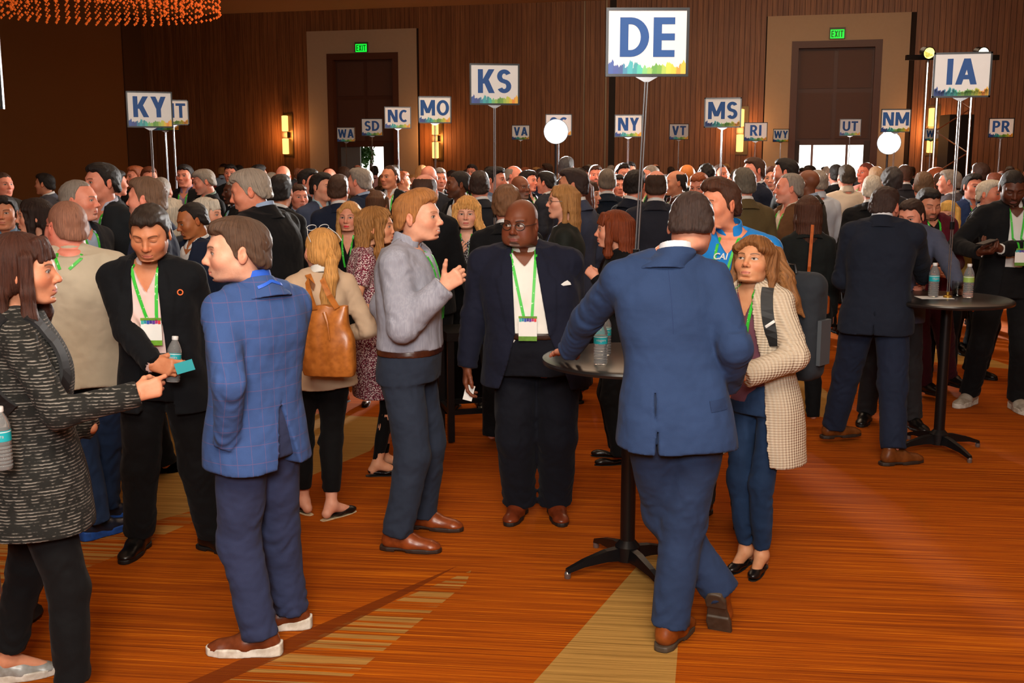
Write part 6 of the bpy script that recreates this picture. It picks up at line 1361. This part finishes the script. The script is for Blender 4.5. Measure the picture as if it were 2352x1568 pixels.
MID = [
 # left cluster
 (188, 415, 7.1, 60, 25, 'suit', 'down', 'recede', hG, FS, rgb(36, 38, 44), LBL, 'grey haired man with glasses in right profile behind the cream sweater', 'gray', True, True),
 (224, 376, 7.9, -20, -25, 'suitopen', 'front', 'short', hD, FS, rgb(30, 34, 38), rgb(190, 196, 220), 'tall dark haired man with glasses and blue lanyard, hand at his mouth', 'std', True, True),
 (322, 409, 6.9, -70, -25, 'suit', 'down', 'short', rgb(110, 84, 66), FS, rgb(34, 42, 66), LBL, 'short haired man in navy suit in left profile behind the pink shirted man', 'gray', False),
 (66, 458, 7.6, -40, -25, 'wsuit', 'down', 'long', rgb(40, 26, 22), WS, BKc, rgb(60, 60, 64), 'dark haired woman with face turned left behind the knit top', 'lady'),
 (6, 452, 8.0, 10, 0, 'shirt', 'down', 'thick', hD, TS, rgb(110, 140, 170), WHT, 'dark haired man in blue shirt cut by the left edge', 'std', True),
 (95, 399, 13.4, -70, -25, 'suit', 'down', 'short', hD, TS, rgb(84, 88, 100), WHT, 'smiling man in grey suit alone before the brown wall', 'smile'),
 (6, 396, 11.5, 30, 25, 'suit', 'down', 'buzz', hB, FS, rgb(50, 46, 40), WHT, 'ruddy man whose head shows at the left edge'),
 (432, 468, 7.4, -30, -25, 'suit', 'down', 'recede', hD, rgb(170, 104, 62), NVc, WHT, 'brown skinned man with receding hair looking down between two suits', 'std', False, False, BKc, None, 'people standing in the crowd', 18),
 (398, 458, 8.6, 170, 0, 'wtop', 'down', 'bob', hW, WS, rgb(60, 60, 66), WHT, 'white haired head from behind near the brown skinned man'),
 (484, 457, 8.3, 80, 0, 'wsuit', 'down', 'bob', hW, WS, BKc, WHT, 'white haired woman in right profile beside the bowed grey man', 'lady'),
 (461, 390, 11.8, -40, -25, 'suit', 'down', 'short', hG, FS, BKc, rgb(120, 140, 130), 'grey haired man in black suit with green lanyard under the MT sign', 'gray', True, False, BKc, None, 'people standing in the crowd', 15),
 (421, 379, 13.2, -10, 0, 'suitopen', 'down', 'short', hD, FS, BKc, rgb(150, 130, 160), 'dark haired man with lilac shirt beside the MT pole'),
 (307, 382, 13.6, -20, -25, 'suit', 'down', 'short', hR, FS, CHc, WHT, 'ginger haired man standing left of the KY pole'),
 (343, 384, 12.6, 30, 0, 'suit', 'down', 'short', rgb(110, 60, 36), FS, CHc, WHT, 'auburn haired man with glasses right behind the KY pole', 'std', False, True),
 (373, 407, 9.6, 175, 0, 'suit', 'down', 'buzz', hG, TS, NVc, WHT, 'close cropped grey head from behind under the KY sign'),
 (272, 392, 11.5, 110, 25, 'shirt', 'down', 'short', hD, FS, CHc, WHT, 'dark head in right profile behind the tall man with glasses'),
 (528, 378, 16.0, 0, 0, 'suit', 'front', 'short', hD, FS, BKc, WHT, 'dark haired man facing us, small before the brown wall', 'std', False, True),
 (599, 379, 14.6, 120, 25, 'suit', 'down', 'short', hD, FS, BKc, WHT, 'dark haired man turned away above the bowed grey head'),
 (648, 381, 13.6, 0, 0, 'suit', 'down', '', hD, FS, BKc, WHT, 'bald man with glasses facing us behind the dark haired man', 'std', False, True),
 (530, 412, 11.0, -60, 0, 'suit', 'down', 'buzz', hG, DS, BKc, LBL, 'dark skinned man with green lanyard left of the bowed grey man', 'beard', True),
 (650, 403, 9.0, 150, 25, 'suit', 'down', 'thick', hD, TS, BKc, WHT, 'black haired man from behind with dark suit right of the grey man'),
 (688, 425, 10.8, 30, 0, 'suit', 'front', 'short', hB, FS, BKc, LBL, 'man in dark suit with round white pin, mostly hidden', 'std', True),
 (715, 389, 11.8, 70, 0, 'suit', 'down', 'short', hD, FS, BKc, rgb(150, 160, 180), 'dark haired man in right profile left of the smiling man'),
 (742, 398, 10.6, 35, 25, 'suitopen', 'down', 'short', hD, WS, rgb(66, 76, 100), rgb(170, 200, 214), 'laughing man in plaid blue grey suit and pale blue shirt', 'smile', True),
 (775, 402, 9.9, 200, -25, 'suit', 'down', 'short', hB, FS, NVc, WHT, 'brown haired man in navy suit from behind facing the laughing man'),
 (818, 387, 10.6, -115, 0, 'suit', 'down', 'short', hG, FS, rgb(26, 38, 60), LBL, 'grey haired man in navy suit, left profile under the SD sign', 'gray'),
 (893, 381, 12.8, -10, -25, 'suit', 'front', 'recede', hB, TS, BKc, WHT, 'balding man in dark suit with green lanyard left of the NC pole', 'std', True),
 (872, 440, 10.4, 140, 25, 'wtop', 'down', 'lob', rgb(84, 54, 34), FS, rgb(40, 50, 80), WHT, 'brown haired woman from behind next to the pink dress', 'lady'),
 # middle
 (980, 400, 8.6, 165, 0, 'suit', 'front', 'ring', rgb(66, 44, 34), FS, BKc, WHT, 'man with bald crown from behind, above the sandy haired man'),
 (985, 381, 12.2, 180, 0, 'suit', 'down', '', hB, FS, CHc, WHT, 'bald pink head from behind below the MO sign'),
 (1010, 387, 13.0, 20, 0, 'suit', 'down', 'short', hG, FS, BKc, WHT, 'greying man with glasses beside the MO pole', 'gray', True, True),
 (1046, 393, 10.6, -50, -25, 'suit', 'front', 'buzz', hD, BS, BKc, WHT, 'dark skinned man with open white collar looking down', 'beard', False),
 (1098, 394, 10.2, 205, -25, 'suit', 'down', 'short', rgb(50, 34, 28), FS, CHc, WHT, 'brown haired man in charcoal suit from behind by the KS pole'),
 (1143, 384, 11.2, 70, 0, 'shirt', 'down', 'short', hD, FS, rgb(120, 140, 170), WHT, 'dark haired man in pale blue shirt, right profile at the KS pole'),
 (1187, 381, 14.4, 60, 0, 'suit', 'down', 'ring', hG, FS, BKc, WHT, 'balding grey man looking right below the VA sign'),
 (1200, 404, 11.8, 40, 0, 'suit', 'down', '', hD, BS, BKc, WHT, 'bald dark skinned man between the KS pole and the strobe', 'gray'),
 (1218, 392, 13.6, 60, 0, 'suit', 'down', 'short', hD, FS, BKc, WHT, 'dark haired man in right profile, small below the VA sign'),
 (1249, 395, 13.2, -120, 0, 'suit', 'down', 'short', hD, FS, rgb(40, 44, 54), WHT, 'dark haired man turned away left of the strobe stand'),
 (1303, 361, 13.6, 160, 0, 'suit', 'down', 'short', rgb(70, 70, 74), FS, CHc, WHT, 'tallest dark head rising before the strobe glare'),
 (1308, 388, 9.0, -125, 25, 'suit', 'down', 'short', rgb(48, 34, 32), TS, rgb(62, 70, 92), WHT, 'brown haired man in slate blue suit behind the glasses woman'),
 (1336, 412, 9.8, 170, 0, 'wtop', 'down', 'lob', rgb(96, 54, 40), WS, rgb(50, 44, 46), WHT, 'person with reddish brown hair from behind right of the slate suit'),
 (1358, 418, 10.4, 70, 0, 'wsuit', 'down', 'bob', hB, WS, BKc, WHT, 'woman in right profile left of the green collared suit', 'lady', False),
 (1369, 380, 14.6, 0, 0, 'shirt', 'down', 'short', hB, FS, rgb(176, 186, 204), WHT, 'bearded man with glasses and pale shirt facing us', 'beard', False, True),
 (1394, 387, 11.2, 180, 0, 'suit', 'down', 'buzz', rgb(110, 100, 90), FS, rgb(20, 30, 44), WHT, 'cropped man in dark navy suit from behind, lanyard at his nape'),
 (1434, 376, 14.0, 20, 0, 'suit', 'down', 'short', hD, FS, BKc, WHT, 'black haired head under the NY sign'),
 (1422, 402, 12.8, 10, 0, 'suit', 'down', 'short', hD, FS, BKc, WHT, 'dark haired man hidden to the mouth beneath the NY pole'),
 (1466, 392, 10.4, 125, 25, 'suit', 'down', 'thick', hD, FS, rgb(24, 30, 44), WHT, 'black haired man in navy suit turned right at the DE pole'),
 (1508, 392, 9.8, 172, 0, 'suit', 'down', 'ring', rgb(60, 42, 32), FS, rgb(38, 40, 50), WHT, 'man with thinning crown in charcoal suit right of the DE pole'),
 (1488, 380, 13.8, -60, 0, 'suit', 'down', 'buzz', hG, FS, CHc, WHT, 'grey head peeping above the thinning crown', 'gray'),
 (1545, 392, 11.6, -80, 0, 'suit', 'down', 'ring', hD, TS, rgb(60, 30, 22), WHT, 'balding man in reddish brown jacket below the VT sign'),
 (1582, 378, 12.2, 150, 0, 'suit', 'down', '', hD, rgb(216, 130, 60), BKc, WHT, 'shiny bald head from behind right of the VT pole'),
 (1604, 398, 10.8, -30, 0, 'suit', 'down', 'short', hR, FS, BKc, WHT, 'ruddy man looking down just left of the polo man', 'std', False, False, BKc, None, 'people standing in the crowd', 15),
 (1622, 379, 12.4, 180, 0, 'suit', 'down', 'curly', rgb(16, 14, 14), BS, BKc, WHT, 'round black afro from behind left of the MS pole'),
 (1660, 378, 15.0, 30, 0, 'suit', 'down', 'recede', hB, FS, BKc, WHT, 'balding man beneath the MS sign'),
 (1706, 387, 9.3, 188, 0, 'suit', 'down', 'short', rgb(96, 90, 80), FS, rgb(92, 78, 50), WHT, 'grey haired man in olive brown jacket from behind'),
 (1726, 363, 12.0, -70, 0, 'suit', 'down', 'short', hB, FS, rgb(26, 32, 48), WHT, 'tall man with glasses in navy suit, left profile by the RI pole', 'beard', False, True),
 (1797, 365, 11.6, -110, 0, 'suit', 'down', 'short', hD, FS, BKc, WHT, 'tall dark haired man in left profile below the WY sign', 'beard'),
 (1772, 380, 12.8, -20, 0, 'wtop', 'down', 'long', rgb(80, 44, 30), WS, BKc, WHT, 'brown haired woman left of the WY pole', 'lady'),
 (1806, 399, 9.2, -70, -25, 'suit', 'front', 'recede', hG, FS, rgb(104, 72, 46), rgb(216, 200, 180), 'receding grey man in brown jacket, left profile', 'gray', True),
 (1848, 390, 10.8, -130, 0, 'suit', 'down', '', hD, BS, rgb(50, 46, 38), LBL, 'dark skinned bald man in olive jacket with green collar ribbon'),
 (1876, 392, 11.4, 195, 0, 'shirt', 'down', 'short', hG, FS, rgb(190, 200, 214), WHT, 'man in white shirt with dark strap across his shoulder'),
 (1855, 450, 8.2, 178, 0, 'wsuit', 'down', 'longstraight', rgb(74, 42, 28), WS, rgb(26, 30, 30), WHT, 'long brown haired woman in dark green from behind', 'lady', False),
 (1943, 380, 12.6, 182, 0, 'shirt', 'down', 'short', rgb(60, 50, 40), FS, rgb(200, 186, 168), WHT, 'man in off white shirt and dark trousers from behind'),
 (1920, 379, 14.6, 180, 0, 'suit', 'down', 'short', hD, FS, BKc, WHT, 'dark haired man in black from behind, left of the off white shirt'),
 (1902, 383, 16.5, 170, 0, 'shirt', 'down', 'short', hG, FS, rgb(190, 200, 215), WHT, 'small grey head with white shirt before the bright doorway'),
 (1985, 374, 14.6, -60, 0, 'shirt', 'down', 'buzz', rgb(90, 40, 30), rgb(200, 116, 92), rgb(206, 150, 140), WHT, 'red faced man in pink shirt at the right side of the doorway'),
 (2012, 384, 13.4, 175, 0, 'shirt', 'down', 'short', rgb(170, 140, 110), FS, rgb(190, 150, 140), WHT, 'sandy haired person from behind below the far strobe'),
 (2005, 404, 10.4, 160, 0, 'suit', 'front', 'short', hW, FS, BKc, WHT, 'white haired man in black suit from behind left of the leaning suit', 'gray'),
 (2046, 388, 11.6, 180, 0, 'wtop', 'down', 'fluffy', rgb(60, 56, 56), WS, CHc, WHT, 'dark curly head right below the far strobe'),
 (2078, 380, 14.6, 175, 0, 'suit', 'down', 'short', hB, FS, CHc, WHT, 'backlit head right of the far strobe stand'),
 (2122, 396, 10.6, 165, 0, 'suit', 'down', 'short', rgb(110, 84, 62), FS, CHc, WHT, 'light brown haired head from behind above the maroon jacket'),
 (2160, 398, 13.0, 180, 0, 'suit', 'down', 'short', hB, FS, CHc, WHT, 'small brown head from behind left of the IA pole'),
 (2175, 391, 12.6, -120, 0, 'suit', 'down', 'short', hG, FS, rgb(80, 76, 84), WHT, 'grey curly haired man in grey suit left of the truss'),
 (2178, 464, 9.4, -30, 0, 'wtop', 'both', 'bob', rgb(224, 176, 90), WS, rgb(150, 130, 70), WHT, 'yellow blonde woman with glasses in patterned top', 'lady', True, True),
 (2252, 375, 12.8, 165, 25, 'suit', 'down', 'short', rgb(60, 36, 26), FS, BKc, WHT, 'dark haired man from behind left of the PR pole'),
 (2240, 400, 11.2, 10, 0, 'suit', 'front', 'short', hD, FS, rgb(34, 52, 92), LBL, 'smiling dark haired man in blue jacket with green lanyard', 'smile', True),
 (2283, 398, 12.4, 180, 0, 'suit', 'down', 'short', rgb(120, 60, 36), FS, BKc, WHT, 'auburn head from behind below the PR sign'),
 (2283, 415, 10.0, 40, 0, 'suit', 'down', 'short', hW, FS, BKc, WHT, 'white haired man with glasses behind the phone user', 'gray', False, True),
 (1165, 430, 7.6, 175, 0, 'suit', 'down', 'fluffy', rgb(120, 84, 58), FS, BKc, WHT, 'fluffy fair haired person from behind above the bald man'),
]
for a in MID: mid(*a)
# tan strap and bag of the long haired woman
fe = at(1873, 700, 8.0); e = empty('shoulder_bag', fe, 'small tan shoulder bag hanging on a long strap behind the backpack', 'handbag')
f = Field((-.12, -.06, -.10), (.12, .06, .08), .006); f.box((0, 0, 0), (.10, .04, .075), rad=.03); link('bag_body', np_mesh('bag', *f.mesh()), e, MLEATHER, rgb(176, 84, 32)); a0 = at(1862, 515, 8.0) - fe; ribbon('strap', [a0 + Vector((0, -.05, 0)), a0.lerp(Vector((-.04, -.04, 0)), .5) + Vector((-.04, -.10, 0)), Vector((-.08, -.04, .06))], [Vector((0, -1, 0))] * 3, .022, .004, MLEATHER, e, rgb(190, 96, 40))
# filler deeper in the room
rnd = random.Random(21)
SX = sorted([(795, 'WA'), (855, 'SD'), (914, 'NC'), (999, 'MO'), (1136, 'KS'), (1196, 'VA'), (1283, 'SC'), (1443, 'NY'), (1559, 'VT'), (1659, 'MS'), (1735, 'RI'), (1793, 'WY'), (1952, 'UT'), (2056, 'NM'), (2138, 'WI'), (2298, 'PR'), (346, 'KY'), (398, 'MT'), (661, 'wall sconce')])
HCs = [('black', hD), ('brown', hB), ('grey', hG), ('white', hW), ('fair', hL), ('ginger', hR), ('dark', rgb(44, 30, 26))]
JCs = [('black', BKc), ('navy', NVc), ('charcoal', CHc), ('grey', GRc), ('brown', rgb(84, 60, 42)), ('dark blue', rgb(36, 52, 92))]
SCs = [('white', WHT), ('pale blue', LBL), ('pink', rgb(214, 160, 160)), ('beige', rgb(190, 170, 140)), ('red', rgb(150, 30, 34)), ('teal', rgb(40, 110, 120))]
used_l = {}; n = 0; tries = 0
while n < 135 and tries < 6000:
    tries += 1; d = rnd.uniform(14.2, 26.5); px = rnd.uniform(700, 2420) if rnd.random() < .93 else rnd.uniform(440, 700)
    g = at(px, 390, d); x, y = g.x, g.y
    if (WI @ Vector((x, y, 0))).y > -.6: continue
    if any((x - a) ** 2 + (y - b_) ** 2 < .56 ** 2 for a, b_ in placed + FGP + POLES): continue
    if any((x - at(sx, 300, sd).x) ** 2 + (y - sd) ** 2 < .30 for sx, sd in [(s_[1], s_[4]) for s_ in SG] + [(1277, 16.0), (2042, 17.0), (2168, 18.5), (2196, 19.6), (2185, 18.6)]): continue
    H = rnd.gauss(1.77, .055); wm = rnd.random() < .24
    if wm: H -= .11
    yaw = rnd.choice([0, 30, -30, 70, -70, 110, -110, 150, 180, 200, 180]) + rnd.uniform(-12, 12); hn, hc = rnd.choice(HCs); jn, jc = rnd.choice(JCs)
    if wm: kind, pose = rnd.choice(['wsuit', 'wtop']), 'down'
    else: kind, pose = rnd.choice(['suit', 'suit', 'suit', 'shirt']), rnd.choice(['down', 'front'])
    if kind in ('shirt', 'wtop'): jn, jc = rnd.choice(SCs + JCs[:3])
    hair = rnd.choice(['long', 'bob', 'longstraight']) if wm else rnd.choice(['short', 'short', 'thick', 'recede', 'ring', 'buzz'])
    if rnd.random() < .06 and not wm: hair = ''; hn = 'no'
    sk = rnd.choice([WS, FS, FS, TS, TS, WS, BS, DS]); face = abs(((yaw + 180) % 360) - 180)
    fc = 'facing us' if face < 50 else ('seen from behind' if face > 130 else 'in %s profile' % ('right' if math.sin(R(yaw)) > 0 else 'left'))
    nm = min(SX, key=lambda q: abs(q[0] - px)); side = 'left of' if px < nm[0] else 'right of'
    nm_ = 'wall sconce' if 'sconce' in nm[1] else '%s sign' % nm[1]
    hd_ = {'short': 'short', 'thick': 'thick', 'recede': 'receding', 'ring': 'thinning', 'buzz': 'cropped', 'long': 'long', 'bob': 'bobbed', 'longstraight': 'long', '': ''}[hair]
    label = 'distant %s with %s hair, %s %s, %s, %s %s' % ('woman' if wm else 'man', (hd_ + ' ' + hn).strip() if hair else 'no', jn, {'suit': 'suit', 'shirt': 'shirt', 'wsuit': 'jacket', 'wtop': 'top'}[kind], fc, side, nm_)
    if label in used_l: continue
    used_l[label] = 1
    zt = at(px, 0, y); top_y = 0
    # pixel of the head top for this height
    v = (H - CAMH) / y; a_ = math.atan(v) + PITCH; top = 784 - math.tan(a_) * FPX
    mid(px, top, y, yaw, 0, kind, pose, hair, hc, sk, jc, WHT, label, 'lady' if wm else rnd.choice(['std', 'std', 'beard', 'smile']), None, rnd.random() < .2, BKc, None, 'distant people at the back of the crowd'); n += 1
print('crowd', len(MID), n, 'templates', len(TPL))
